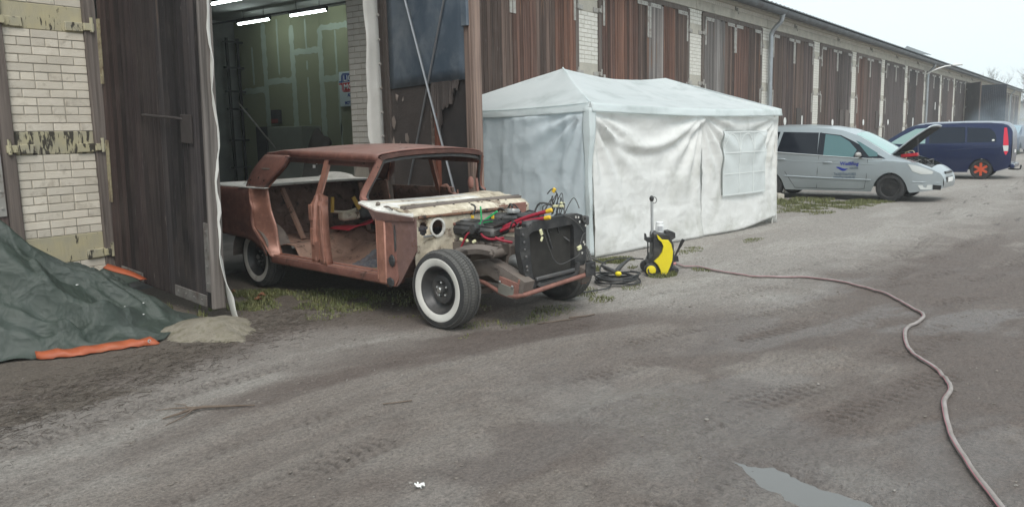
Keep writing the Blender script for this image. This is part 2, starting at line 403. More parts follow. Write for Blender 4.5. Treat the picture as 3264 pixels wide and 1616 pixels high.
    col = mix(n, math_(n, 'MULTIPLY', A.outputs['Alpha'], .55), col, (.062, .051, .045))  # tread hollows: wet mud tone plus shade painted into the colour
    lk(n, col, b.inputs['Base Color'])
    rg = math_(n, 'SUBTRACT', .88, math_(n, 'MULTIPLY', sp.outputs[2], math_(n, 'ADD', .42, math_(n, 'MULTIPLY', nm_, .3))))
    rg = math_(n, 'SUBTRACT', rg, math_(n, 'MULTIPLY', sp.outputs[1], math_(n, 'MULTIPLY', nb, .28)))
    lk(n, rg, b.inputs['Roughness']); b.inputs['Specular IOR Level'].default_value = .45
    h = math_(n, 'ADD', math_(n, 'MULTIPLY', nf, .6), math_(n, 'ADD', math_(n, 'MULTIPLY', ng, .5), math_(n, 'MULTIPLY', nm_, 1.1)))
    bump(n, b, h, .022, .9)
    me.materials.append(m)
    return struct(put('ground', me))
ground()
def puddle():
    m, n, b = _nodes('puddle_water'); v = coords(n, (1, 1, 1), False)
    b.inputs['Base Color'].default_value = (.115, .110, .102, 1); b.inputs['Roughness'].default_value = .08; b.inputs['Specular IOR Level'].default_value = .6
    bump(n, b, noise(n, v, 14, 2), .0015)
    mb = MB(); a = R(-112); pts = []
    for k in range(40):
        t = 2 * math.pi * k / 40; u = .60 * math.cos(t); w = .17 * math.sin(t)
        pts.append((PUD[0] + u * math.cos(a) - w * math.sin(a), PUD[1] + u * math.sin(a) + w * math.cos(a), 0))
    z = min(gz(PUD[0], PUD[1]), gz(PUD[0] + .1, PUD[1] - .2)) + .017
    mb.add([(p[0], p[1], z) for p in pts], [tuple(range(40))])
    struct(mb.build('puddle', m))
puddle()

# ================================================================== GARAGE ROW
PITCH, PW = 5.04, .75
NP = 21
def XL(n): return 3.37 + PITCH * n
M_brick = mat('sand_lime_brick', (.80, .735, .625), (.72, .655, .545), 5, .85, bmp=.004, bscale=60, dirt=(.40, .345, .265), dscale=7, dthr=.665, ovar=.22)
M_brick2 = mat('white_sand_lime_brick', (.72, .70, .64), (.63, .61, .55), 3, .85, bmp=.003, bscale=60, dirt=(.40, .38, .32), dscale=5, dthr=.72)
M_mortar = mat('grey_mortar', (.47, .43, .365), (.39, .355, .30), 8, .95, bmp=.004, bscale=90)
M_conc = mat('pale_concrete', (.50, .47, .40), (.41, .385, .33), 4, .9, bmp=.003, bscale=50, dirt=(.27, .25, .21), dscale=2.2, dthr=.66)
def drip_mat(name, c1, c2, black):
    m, n, b = _nodes(name); v = coords(n, (1, 1, 1)); mp = N(n, 'Mapping'); mp.inputs['Scale'].default_value = (26, 26, 5); lk(n, v, mp.inputs[0])
    s = noise(n, mp.outputs[0], 1.0, 4, .6, .4); f = noise(n, v, 7, 5); c = mix(n, ramp(n, f, [(.35, 0), (.65, 1)]), c1, c2)
    c = mix(n, ramp(n, s, [(black, 0), (black + .04, .92)]), c, (.035, .03, .026))
    lk(n, c, b.inputs['Base Color']); b.inputs['Roughness'].default_value = .7; bump(n, b, s, .004); return m
M_yellow = drip_mat('flaking_yellow_paint', (.55, .49, .31), (.47, .43, .31), .62)
M_yellow2 = drip_mat('flaking_yellow_paint_black_drips', (.52, .47, .30), (.43, .40, .30), .535)
M_iron = mat('painted_iron_strap', (.42, .41, .38), (.33, .31, .28), 6, .6, dirt=(.13, .085, .06), dscale=9, dthr=.63)
M_irond = mat('dirty_grey_strap', (.21, .20, .185), (.14, .13, .12), 6, .7, dirt=(.08, .06, .05), dscale=7, dthr=.55)
M_ironL = mat('yellowed_iron_strap', (.36, .32, .20), (.27, .23, .15), 6, .6, dirt=(.10, .06, .04), dscale=9, dthr=.58)
M_wood = wood('weathered_red_boards', .45, 1.65, (.25, .125, .07), .63)
M_woodd = wood('weathered_dark_boards', .45, 1.6, (.19, .12, .08), .69)
M_post = wood('weathered_grey_timber', .5, 1.5, (.25, .2, .15), .70)
M_zinc = mat('zinc_pipe', (.42, .44, .46), (.33, .35, .37), 5, .42, .75, rvar=.1)
M_roof = mat('corrugated_roof', (.17, .185, .19), (.12, .13, .135), 6, .6, .3)
M_gut = mat('weathered_zinc_gutter', (.15, .165, .175), (.10, .11, .12), 5, .5, .55, rvar=.1, dirt=(.07, .06, .06), dscale=3, dthr=.6)
M_white = mat('white_fleece_cloth', (.68, .67, .63), (.60, .59, .55), 5, .95, bmp=.003, bscale=14)
BLD = thing('garage_building', 'long white brick garage row with tall brown wooden double doors', 'building')

BANDS = [(.38, .65), (1.45, 1.67), (2.63, 2.87), (3.85, 4.08)]
SECT = [(0.0, .38), (.65, 1.45), (1.67, 2.63), (2.87, 3.85), (4.08, 4.43)]
def brick_rows(z0, z1, ph):
    k = max(1, round((z1 - z0) / .0815)); c = (z1 - z0) / k
    for i in range(k): yield z0 + (i + .5) * c, c, (i + ph) % 4
def row_bricks(t):
    j = .0125; S = .24; Hh = .1145
    if t in (0, 2): return [(S / 2 + q * (S + j) + .0025, 'S') for q in range(3)]
    if t == 1: return [(Hh / 2 + q * (Hh + j - .0004) + .002, 'H') for q in range(6)]
    return [(Hh / 2 + .002, 'H'), (.127 + S / 2 + .002, 'S'), (.127 + S + j + S / 2 + .002, 'S'), (.75 - Hh / 2 - .002, 'H')]
BRK = {'S': MB().box((0, 0, 0), (.24, .06, .070), None, .0025).mesh('brick', M_brick), 'H': MB().box((0, 0, 0), (.1145, .06, .070), None, .0025).mesh('brick', M_brick)}
BRK2 = {'S': MB().box((0, 0, 0), (.24, .06, .070), None, .0025).mesh('brick', M_brick2), 'H': MB().box((0, 0, 0), (.1145, .06, .070), None, .0025).mesh('brick', M_brick2)}
def bolt(mb, x, y, z, r=.010):
    mb.box((x, y, z), (r * 2, .016, r * 2), None, .003)
for n in range(NP):
    x0 = XL(n); core = MB()
    core.box((x0 + PW / 2, .19, 2.2), (PW - .004, .378, 4.44))
    pier = core.build('pier', M_mortar, BLD)
    single = n in (0, 2, 3)
    mb = MB()
    for si, (z0, z1) in enumerate(SECT):
        for z, c, t in brick_rows(z0, z1, (0, 1, 3, 0, 2)[si]):
            if n == 0 and z > 3.2: continue
            if n in (2, 3) and z < 2.35: continue
            if n > 11: continue
            for bx, k in row_bricks(t):
                jx = random.uniform(-.0015, .0015); jy = random.uniform(-.003, .002)
                if single: put('brick', (BRK if n == 0 else BRK2)[k], pier, (x0 + bx + jx, .024 + jy, z), (0, random.uniform(-.006, .006), random.uniform(-.012, .012)))
                else: mb.box((x0 + bx, .024 + jy, z), (.24 if k == 'S' else .1145, .06, .070))
    if mb.v: tag(mb.build('bricks', M_brick2, pier), kind='stuff')
    for bi, (z0, z1) in enumerate(BANDS):
        cb = MB(); cb.box((x0 + PW / 2, .19, (z0 + z1) / 2), (PW, .392, z1 - z0), None, .006)
        cb.build('hinge_block', (M_yellow if bi != 1 else M_yellow2) if n == 0 else M_conc, pier)
        if n > 12: continue
        hp = MB()
        for sx, xx in ((-1, x0 + .085), (1, x0 + PW - .085)):
            hp.box((xx, -.014, z0 + .055), (.19, .03, .085), (0, random.uniform(-.03, .03), 0), .004)
            hp.box((x0 + PW / 2 + sx * (PW / 2 + .035), -.05, z0 + .06), (.10, .03, .07), None, .004)
            hp.tube([(x0 + PW / 2 + sx * (PW / 2 + .06), -.06, z0 + .01), (x0 + PW / 2 + sx * (PW / 2 + .06), -.06, z0 + .15)], .016, 6)
            if n < 6: hp.build('hinge_plate', (M_yellow2 if bi < 3 else M_yellow) if n == 0 else M_iron, pier); hp = MB()
        if n >= 6: tag(hp.build('hinge_plates', M_iron, pier), kind='stuff')
# base wall, lintels, brick course under the eaves
for n in range(NP - 1):
    a = XL(n); l = MB()
    l.box((a + PW / 2 + PITCH / 2, .16, 4.548), (PITCH - .012, .40, .236), None, .006)
    l.build('lintel', M_conc, BLD)
l = MB(); l.box((XL(0) - 2, .16, 4.548), (4.0 + 2 * .37, .40, .236)); l.build('lintel', M_conc, BLD)
ec = MB(); xe = XL(NP - 1) + PW; x = 1.0
while x < xe:
    ec.box((x + .057, .06, 4.722), (.112, .16, .098)); x += .1255
tag(ec.build('eaves_course', M_brick2, BLD), kind='stuff')
mb = MB(); mb.box(((xe - 2) / 2, .2, 4.722), (xe + 2, .30, .104)); mb.box(((xe - 2) / 2, .1, 4.80), (xe + 2, .62, .05)); mb.build('wall_plate', M_conc, BLD)
ins = 0
for n in range(1, 14):                       # wire hooks on the lintels
    h = MB(); xx = XL(n) + PW / 2 + PITCH * .5; h.tube([(xx, 0, 4.66), (xx, -.10, 4.66), (xx, -.11, 4.60), (xx + .03, -.12, 4.56)], .012, 6); h.box((xx, -.09, 4.68), (.05, .05, .08), None, .01); h.box((xx + .02, -.02, 4.72), (.03, .06, .12), None, .004)
    h.build('wire_hook', M_iron, BLD)
# roof, gutter
def corr(u, v):
    x = -2 + u * (xe + 2.3); y = -.47 + v * 11.2
    return (x, y, 5.0 + v * .75 + .022 * math.sin(2 * math.pi * x / .18))
rf = MB(); rf.grid(corr, 3600, 1); ro = rf.build('roof', M_roof, BLD)
rb = MB(); x = -1.0
while x < 70:
    rb.tube([(x, -.42, 5.01), (x, -.42, 5.058)], .012, 5); x += .36
tag(rb.build('roof_bolts', M_roof, ro), kind='stuff')
g = MB(); prof = [(.125 * math.cos(t), .125 * math.sin(t)) for t in [math.pi + math.pi * k / 10 for k in range(11)]]
prof += [(.113 * math.cos(t), .113 * math.sin(t)) for t in [2 * math.pi - math.pi * k / 10 for k in range(11)]]
g.sweep([(-2, -.42, 4.90), (xe + .3, -.42, 4.82)], [(p, q) for p, q in prof]); g.tube([(-2, -.545, 4.905), (xe + .3, -.545, 4.825)], .013, 6)
g.build('gutter', M_gut, BLD, 40)
mb = MB(); mb.box(((xe - 2) / 2, -.2, 4.84), (xe + 2, .42, .03)); mb.build('soffit', M_post, BLD).color = (.2, .18, .16, 1)
def downpipe(X, r=.065):
    d = MB(); P = catmull([(X, -.42, 4.86), (X, -.42, 4.70), (X, -.38, 4.58), (X - .02, -.22, 4.42), (X - .03, -.13, 4.26), (X - .03, -.12, 4.0), (X - .03, -.12, 2), (X - .03, -.12, .1)], 5)
    d.tube(P, r, 10); d.lathe([(r, 0), (r * 1.5, .14), (r * 1.5, .2)], (X, -.42, 4.68), (0, 0, 1), 10)
    for z in (1.2, 2.6, 3.8): d.lathe([(r * 1.12, -.02), (r * 1.12, .02)], (X - .03, -.12, z), (0, 0, 1), 10)
    d.build('downpipe', M_zinc, BLD, 40)
downpipe(24.02); downpipe(49.3); downpipe(XL(18) + .2)
# shell: rear, ends, ceiling, floors
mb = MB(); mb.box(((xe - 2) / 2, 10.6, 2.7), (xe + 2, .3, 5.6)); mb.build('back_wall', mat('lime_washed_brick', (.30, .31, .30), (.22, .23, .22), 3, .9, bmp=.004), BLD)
mb = MB(); mb.box((-2.1, 5.3, 2.6), (.2, 10.6, 5.2)); mb.box((xe + .1, 5.3, 2.6), (.24, 10.9, 5.2)); mb.parts('end_wall', M_conc, BLD)
mb = MB(); mb.box(((xe - 2) / 2, 5.35, 4.70), (xe + 2, 10.3, .22)); mb.build('ceiling', mat('ceiling_concrete', (.30, .31, .30), (.24, .25, .24), 2, .9), BLD)
mb = MB(); mb.box(((xe - 2) / 2, 5.2, -.01), (xe + 2, 10.6, .09)); mb.build('garage_floor', mat('oily_concrete_floor', (.20, .19, .18), (.13, .125, .12), 2, .7, dirt=(.07, .065, .06), dscale=1.2), BLD)

# ------------------------------------------------------------------ doors
PLK = {}
def plank_mesh(w, h, m):
    k = (round(w, 3), round(h, 3), m.name)
    if k not in PLK: PLK[k] = MB().box((0, 0, h / 2), (w - .006, .030, h), None, .005).mesh('plank', m)
    return PLK[k]
def leaf(name, hinge, ang, w, h, z0, cols, single, wm, flip=1, sag=0.0, pw=.1, straps=True, iron=None, label=None):
    """a boarded door leaf; local x runs from the hinge to the free edge, boards on the side -y*flip"""
    f = MB()
    for z in (.25, h * .5, h - .25): f.box((w / 2, .045 * flip, z), (w - .02, .06, .16), None, .004)
    f.box((.06, .045 * flip, h / 2), (.12, .056, h - .02)); f.box((w - .06, .045 * flip, h / 2), (.12, .056, h - .02))
    f.box((w / 2, .012 * flip, h / 2), (w - .04, .006, h - .04))
    o = f.build(name, M_post, BLD); o.color = (.16, .13, .11, 1); o.location = (hinge[0], hinge[1], z0); o.rotation_euler = (0, sag, ang)
    if label: o['label'] = label
    k = round(w / pw); p = w / k; rng = random.Random(int(hinge[0] * 1000 + 77 * ang)); jm = MB()
    for i in range(k):
        t = (i + .5) / k; c = cols[min(len(cols) - 1, int(t * len(cols)))]; q = rng.uniform(.75, 1.25)
        if single:
            b = put('plank', plank_mesh(p, h - .03 * (i % 3 == 1) * rng.random(), wm), o, ((i + .5) * p, (-.010 + rng.uniform(-.004, .004)) * flip, 0)); b.color = (c[0] * q, c[1] * q, c[2] * q, 1)
        else: jm.box(((i + .5) * p, (-.010 + rng.uniform(-.004, .004)) * flip, h / 2), (p - .008, .03, h))
    if not single:
        b = tag(jm.build('planks', wm, o), kind='stuff'); c = cols[0]; b.color = (c[0], c[1], c[2], 1)
    if straps:
        y = -.033 * flip; s_all = MB()
        def L(x, z, lx, lz):
            s = MB() if single else s_all
            s.box((x, y, z), (lx, .014, lz), None, .003)
            for e in range(4):
                t_ = (e + .5) / 4 - .5
                bolt(s, x + (t_ * lx if lx > lz else 0), y - .008 * flip, z + (t_ * lz if lz > lx else 0))
            if single: s.build('strap_plate', (iron or M_iron) if z > 1.0 else (M_iron if iron is None else M_irond), o)
        L(.30, h - .05, .50, .085); L(w - .30, h - .05, .48, .085); L(w - .045, h - .42, .075, .66); L(.04, h - .38, .07, .60)
        for z in (2.02, .85): L(.05, z + .2, .07, .62)
        L(.45, .06, .5, .09); L(w - .4, .06, .6, .1); L(w - .05, .45, .08, .6)
        if not single: tag(s_all.build('strap_plates', iron or M_iron, o), kind='stuff')
    return o
OW = (PITCH - PW - .26) / 2
RED = (.112, .064, .050); RED2 = (.142, .074, .053); BRN = (.098, .068, .056); GRY = (.21, .19, .178); DBR = (.088, .064, .058); DRK = (.075, .061, .058)
def bay(n, colsL, colsR, single, wm, left=True, right=True):
    a = XL(n) + PW; b = XL(n + 1)
    p = MB(); p.box((a + .062, .03, 2.2), (.122, .14, 4.38), None, .006); p.box((b - .062, .03, 2.2), (.122, .14, 4.38), None, .006)
    p.box(((a + b) / 2, .03, 4.37), (b - a - .25, .12, .11), None, .006)
    o = p.build('door_frame', M_post, BLD); o.color = (.15, .125, .11, 1)
    if left: leaf('door_leaf', (a + .13, -.02), 0, OW - .005, 4.16, .15, colsL, single, wm)
    if right: leaf('door_leaf', (b - .13, -.02), math.pi, OW - .005, 4.16, .15, colsR, single, wm, flip=-1)
bay(-1, [DBR], [DBR], False, M_woodd)
bay(0, None, None, True, M_wood, False, False)
bay(1, [RED, BRN], [RED2, BRN, RED], True, M_wood)
bay(2, [RED, RED2, RED, BRN], [BRN, RED2, GRY], True, M_wood)
bay(3, [GRY, (.2, .185, .175), BRN], [BRN, RED], True, M_wood)
bay(4, [BRN, DBR], [DBR, BRN], True, M_wood); bay(5, [BRN, DBR], [DRK, (.07, .055, .05)], True, M_woodd); bay(6, [RED, BRN], [DBR], True, M_woodd)
for n in range(7, NP - 1):
    bay(n, [DRK], [DRK if n % 2 else DBR], False, M_woodd, n != 12, n != 12)
# ---- the leaf that stands open beside the tarpaulin
lf = leaf('door_leaf', (4.19, -.10), math.atan2(-2.09, -.24), 2.10, 4.3, .22, [(.050, .034, .031), (.038, .028, .027), (.046, .036, .034), (.031, .027, .027), (.036, .031, .031)], True, M_woodd, 1, R(3.1), .105, True, M_ironL, 'open dark brown boarded door leaf with rusty handle bar')
eb = MB(); eb.box((2.105, .02, 2.14), (.035, .12, 4.27), None, .008); eo = eb.build('edge_timber', M_post, lf); eo.color = (.13, .115, .105, 1)
h = MB(); h.tube([(1.02, -.03, 1.63), (1.03, -.075, 1.63), (1.7, -.075, 1.62), (1.74, -.03, 1.61)], .012, 6); h.box((1.80, -.035, 1.53), (.20, .014, .24), None, .003); h.build('door_handle', mat('rusty_iron', (.055, .045, .042), (.04, .033, .03), 8, .8), lf)
def strip(name, path, width, parent, out, wav, seed, amp=1.0):
    """hanging cloth strip: path of nailed edge, loose edge waves"""
    rng = random.Random(seed); mb = MB(); P = catmull(path, 12); nn = len(P)
    vs = []; ph = [rng.uniform(0, 6) for _ in range(4)]
    for i, p in enumerate(P):
        z = p.z; t = i / (nn - 1)
        w = width * (1 + amp * (.35 * math.sin(z * 2.6 + ph[0]) + .2 * math.sin(z * 7.1 + ph[1])))
        d = wav * (math.sin(z * 3.9 + ph[2]) + .6 * math.sin(z * 9 + ph[3]))
        d += .35 * wav * (vn1(z * 9, seed) - .5) * 4; w *= 1 + .3 * amp * (vn1(z * 13, seed + 3) - .5)
        for k in range(4):
            s = k / 3; q = p + Vector(out[0]) * (w * s) + Vector(out[1]) * (d * s * s + wav * .6 * math.sin(s * 5 + z * 2)); vs.append(q)
    fs = [(i * 4 + k, i * 4 + k + 1, (i + 1) * 4 + k + 1, (i + 1) * 4 + k) for i in range(nn - 1) for k in range(3)]
    mb.add(vs, fs); return mb.build(name, M_white, parent, 60, .004)
strip('draught_strip', [(2.085, .05, 4.2), (2.085, .05, 2.6), (2.085, .05, 1.2), (2.10, .07, .3), (2.16, .12, -.10)], .075, lf, ((.9, -.1, 0), (.2, 1, 0)), .022, 4)
s2 = strip('draught_strip', [(8.165, -.035, 4.3), (8.165, -.035, 2.5), (8.185, -.035, 1.0), (8.185, -.035, .2)], .255, BLD, ((-1, .06, 0), (0, 1, 0)), .012, 9, .16)
nl = MB()
for k in range(12):
    z = 4.2 - k * .33; nl.tube([(8.15, -.045, z), (8.15, -.06, z)], .018, 8)
nl.parts('nail_washer', M_iron, s2)
# ---- reveal of the pier beside the opening (bricks) 
rv = MB(); rv.box((8.618, .63, 2.2), (.40, .48, 4.44)); rvo = rv.build('pier_reveal', M_mortar, BLD)
z = .1; t = 0
BRR = {k: MB().box((0, 0, 0), (.05, L_, .070), None, .0025).mesh('brick', M_brick2) for k, L_ in (('S', .24), ('H', .1145))}
while z < 4.4:
    y = .49
    for k in (('S', 'H') if t % 2 else ('H', 'S')):
        L_ = .24 if k == 'S' else .1145
        if 1.35 < z < 3.6: put('brick', BRR[k], rvo, (8.437 + random.uniform(-.003, .003), y + L_ / 2, z))
        y += L_ + .0125
    z += .0825; t += 1
# ---- the sheet-clad leaf, seen from its inner side
ang = R(-106.5); bw = 2.20
f = MB(); f.box((bw / 2, 0, 2.1), (bw - .02, .03, 4.28)); f.box((.05, -.03, 2.1), (.09, .07, 4.26), None, .006)
bl = f.build('door_leaf', M_post, BLD); bl.location = (8.27, -.09, .12); bl.rotation_euler = (0, 0, ang); bl.color = (.12, .10, .09, 1); bl['label'] = 'open door leaf clad inside with blue sheet and torn dark felt'
M_bl = mat('blue_painted_sheet', (.070, .100, .135), (.13, .165, .205), 1.6, .5, bmp=.004, bscale=2.5, dirt=(.22, .25, .275), dscale=2.2, dthr=.60, dsoft=.15)
M_felt = mat('torn_roofing_felt', (.058, .047, .043), (.085, .07, .063), 2, .9, bmp=.006, bscale=18)
M_oldb = mat('stained_board', (.032, .028, .028), (.055, .046, .043), 3, .85, bmp=.003, bscale=18)
f = MB()
def bsheet(u, v):
    return (.11 + u * 1.88, -.036 - .010 * fbm(u * 2, v * 3, 3) * 2, 2.08 + v * 2.18 + .012 * u)
f.grid(bsheet, 12, 14); f.build('blue_sheet', M_bl, bl, 40, .006)
f = MB(); f.box((1.07, -.020, 1.06), (1.88, .006, 1.98)); f.build('back_board', M_oldb, bl)
def torn(x0, x1, zt, zb, seed, y):
    rng = random.Random(seed); nu = 26; top = []; bot = []
    for i in range(nu + 1):
        u = i / nu; x = lerp(x0, x1, u); top.append((x, y, zt)); b = zb(u) + rng.uniform(-.03, .03); bot.append((x + rng.uniform(-.01, .01), y - .05 * rng.random() * (1 if b > .4 else 0), b))
    m_ = MB(); m_.add(top + bot, [(i, i + 1, nu + 2 + i, nu + 1 + i) for i in range(nu)]); return m_
t1 = torn(.12, 1.18, 2.09, lambda u: .05, 3, -.030); t1.build('felt_sheet', M_felt, bl, None, .006)
t2 = torn(1.2, 1.85, 2.10, lambda u: 1.62 + .32 * abs(u - .28) ** .5 - .18 * (abs(u - .28) < .12) + .10 * (u > .8), 5, -.044); t2.build('felt_flap', M_felt, bl, None, .006)
f = MB(); rg = random.Random(2)
for (x, z, s) in ((.30, 1.95, .07), (.46, 1.93, .05), (.20, 1.62, .10), (.55, 1.40, .10), (.34, 1.30, .06), (.42, 1.18, .05), (.16, 1.35, .08)):
    a = rg.uniform(-1, 1); vs = [(x + s * rg.uniform(.5, 1) * math.cos(q + a) * .6, -.038 - .03 * rg.random(), z + s * rg.uniform(.6, 1.2) * math.sin(q + a)) for q in (0, 1.2, 2.4, 3.5, 4.9)]
    f.add(vs, [tuple(range(5))])
f.parts('felt_tear', mat('felt_backing', (.30, .25, .22), (.18, .14, .12), 6, .9), bl)
f = MB(); f.beam((1.20, -.05, 1.98), (1.22, -.05, .1), .035, .03); f.build('batten', mat('peeling_batten', (.16, .12, .10), (.09, .07, .06), 6, .9, dirt=(.4, .37, .33), dscale=14, dthr=.62), bl)
f = MB(); f.box((1.31, -.045, .90), (.07, .05, 1.62), None, .006); f.build('rusty_post', mat('red_oxide_bar', (.24, .075, .045), (.16, .06, .04), 7, .75), bl)
f = MB(); f.box((2.095, -.045, 2.1), (.13, .08, 4.27), None, .01); f.box((2.19, -.02, 2.1), (.045, .12, 4.28), None, .008); o = f.build('edge_post', M_post, bl); o.color = (.20, .145, .12, 1)
f = MB(); f.box((2.095, -.10, 3.5), (.12, .04, 1.6), None, .006); o = f.build('edge_board', M_bl, bl)
f = MB(); f.tube([(.28, -.10, 4.2), (2.0, -.11, .18)], .016, 6); f.tube([(2.08, -.075, 4.1), (.26, -.075, .10)], .014, 6); f.parts('brace_rod', M_zinc, bl)

# ================================================================== THE STRIPPED SEDAN
def paint_mat(name, c1, c2, rust, rthr, rough, metal=0.0, dust=None, scale=3, rscale=5):
    m, n, b = _nodes(name); v = coords(n, (1, 1, 1), False)
    f = noise(n, v, scale, 6, .6); c = mix(n, ramp(n, f, [(.35, 0), (.65, 1)]), c1, c2)
    if dust:                                                  # settled dust lies on faces that look up
        ge = N(n, 'NewGeometry'); sp = N(n, 'SeparateXYZ'); lk(n, ge.outputs['Normal'], sp.inputs[0])
        d = math_(n, 'MULTIPLY', ramp(n, sp.outputs[2], [(.35, 0), (.95, 1)]), ramp(n, noise(n, v, 5, 5), [(.3, .35), (.7, .85)])); c = mix(n, d, c, dust)
    r = noise(n, v, rscale, 8, .68, .5); k = ramp(n, r, [(rthr, 0), (rthr + .07, 1)])
    rc = mix(n, noise(n, v, 24, 5), rust, tuple(x * .45 for x in rust)); c = mix(n, k, c, rc)
    k2 = ramp(n, noise(n, v, 42, 6, .7), [(.60, 0), (.68, .75)]); c = mix(n, math_(n, 'MULTIPLY', k2, ramp(n, noise(n, v, 4, 4), [(.4, .1), (.65, 1)])), c, tuple(x * .6 for x in rust))
    c = mix(n, ramp(n, noise(n, v, 11, 6, .65), [(.48, 0), (.70, .6)]), c, tuple(min(1, x * 1.45 + .025) for x in c1))
    c = mix(n, ramp(n, noise(n, v, 2.6, 7, .7), [(.50, 0), (.66, .45)]), c, tuple(x * .45 for x in c1))
    lk(n, c, b.inputs['Base Color']); b.inputs['Metallic'].default_value = metal
    lk(n, math_(n, 'ADD', math_(n, 'MULTIPLY', k, .35), rough), b.inputs['Roughness'])
    bump(n, b, math_(n, 'ADD', k, math_(n, 'MULTIPLY', noise(n, v, 60, 4), .4)), .0022); return m
M_cop = paint_mat('dull_copper_paint', (.195, .085, .064), (.155, .070, .055), (.095, .055, .042), .60, .48, .1, (.32, .205, .175))
M_copd = paint_mat('dark_copper_paint', (.120, .052, .040), (.085, .042, .035), (.06, .035, .028), .58, .5, .1)  # darker copper for the far side, roof edges and pillar jambs
M_jamb = paint_mat('bright_copper_primer', (.36, .170, .120), (.31, .150, .112), (.13, .07, .052), .63, .36, .2)
M_purp = paint_mat('faded_plum_primer', (.17, .10, .09), (.21, .12, .095), (.20, .085, .045), .60, .55, .05)
M_crm = paint_mat('aged_cream_paint', (.60, .54, .43), (.46, .39, .28), (.15, .08, .045), .545, .5)
M_wht = paint_mat('dirty_white_paint', (.66, .645, .60), (.58, .56, .51), (.17, .10, .06), .63, .45)
M_rst = paint_mat('rusty_floor', (.20, .11, .078), (.27, .175, .13), (.085, .052, .04), .56, .8, rscale=13)
M_rstb = paint_mat('rusty_bar', (.20, .085, .060), (.27, .13, .105), (.07, .042, .035), .60, .7)
M_frm = paint_mat('oily_frame', (.125, .102, .088), (.17, .14, .118), (.06, .048, .042), .58, .75)
M_inr = paint_mat('stained_inner_panel', (.150, .088, .066), (.105, .062, .048), (.05, .036, .03), .54, .8, rscale=9)
M_eng = mat('engine_black', (.028, .028, .030), (.05, .048, .047), 9, .5, dirt=(.10, .092, .085), dscale=6, dthr=.62)
M_blk = mat('black_plastic', (.020, .020, .021), (.034, .034, .035), 7, .5, dirt=(.085, .08, .075), dscale=6, dthr=.60, rvar=.1)
M_rub = mat('tyre_rubber', (.030, .030, .031), (.045, .044, .043), 6, .8, dirt=(.16, .145, .125), dscale=4, dthr=.64, bmp=.001)
M_wwl = mat('whitewall', (.66, .645, .60), (.58, .56, .51), 5, .6, dirt=(.30, .27, .23), dscale=5, dthr=.70)
M_rim = mat('dark_steel_rim', (.075, .075, .078), (.11, .108, .106), 8, .45, .3, dirt=(.17, .155, .14), dscale=5, dthr=.6)
M_trd = mat('dusty_tread', (.115, .110, .102), (.08, .078, .074), 7, .9)
M_rimw = mat('black_steel_wheel', (.040, .040, .042), (.062, .061, .06), 8, .42, .2, dirt=(.12, .11, .10), dscale=5, dthr=.62)
M_stl = plain('bright_steel', (.55, .55, .53), .3, .9)
M_alu = mat('cast_aluminium', (.42, .42, .41), (.30, .30, .29), 8, .45, .7)
M_redh = plain('red_cable_sheath', (.33, .018, .04), .5)
M_yel = plain('yellow_tape', (.75, .48, .03), .5)
M_grn = plain('green_tie', (.03, .42, .14), .45)
M_pal = plain('pale_connector', (.70, .68, .42), .5)
M_pe0 = plain('white_sticker', (.7, .7, .68), .5)
M_dark = plain('dark_recess', (.012, .011, .011), .9)

CAR = thing('stripped_sedan', 'stripped rusty copper sedan shell without doors, bonnet or front wings', 'car', (5.553, -4.129, 0), R(-98))
def interp(tab, z): return float(np.interp(z, [a for a, b in tab], [b for a, b in tab]))
SH = .010
# ---- roof
def zt(u): return 1.405 + .075 * math.sin(math.pi * (.12 + .80 * u)) - .015 * u * u
def zg(u): return 1.338 + .050 * u
def roof_pt(u, v):
    w = abs(v); s = 1 if v >= 0 else -1
    x = lerp(-.91, -2.96, u) - .045 * w * w * (1 - u) + .07 * w ** 3 * u * u
    if w > .93:
        t = (w - .93) / .07; return (x, s * (.612 + .026 * math.sin(t * 1.57)), zg(u) + .055 - .055 * (1 - math.cos(t * 1.57)) - .03 * smoothstep(.8, 1, u))
    q = w / .93; z = lerp(zg(u) + .055, zt(u), 1 - q ** 2.6) - .03 * smoothstep(.9, 1, u) * (1 - q) - .03 * smoothstep(.8, 1, u) * q * q
    return (x, s * .612 * q, z)
m = MB(); m.grid(roof_pt, 26, 40, 0, 1, -1, 1); roof = m.build('roof', M_cop, CAR, 60, SH)
m = MB()
for s in (-1, 1): m.sweep([(roof_pt(u, s)[0], s * .648, zg(u) - .004) for u in [.78 * k / 12 for k in range(13)]], [(-.018, -.008), (.018, -.008), (.018, .006), (.012, .006), (.008, -.002), (-.018, 0)])
m.parts('drip_rail', M_copd, roof, 40)
m = MB()
for s in (-1, 1):
    m.sweep([(lerp(-.95, -2.62, k / 12), s * .615, zg(k / 12) - .033) for k in range(13)], [(-.025, -.03), (.02, -.03), (.025, .03), (-.025, .03)])
m.parts('door_header', M_copd, roof, 40)
m = MB(); P = [(roof_pt(0, v)[0] + .008, roof_pt(0, v)[1] * .985, roof_pt(0, v)[2] - .022) for v in [-.96 + 1.92 * k / 24 for k in range(25)]]
m.sweep(P, [(-.02, -.024), (.016, -.024), (.02, .012), (-.02, .012)]); m.build('windscreen_header', M_copd, roof, 40)
m = MB(); m.sweep([(p[0] - .03, p[1] * .96, p[2] - .045) for p in P], [(-.03, -.012), (.03, -.012), (.03, .012), (-.03, .012)]); m.build('header_seal', M_eng, roof, 40)
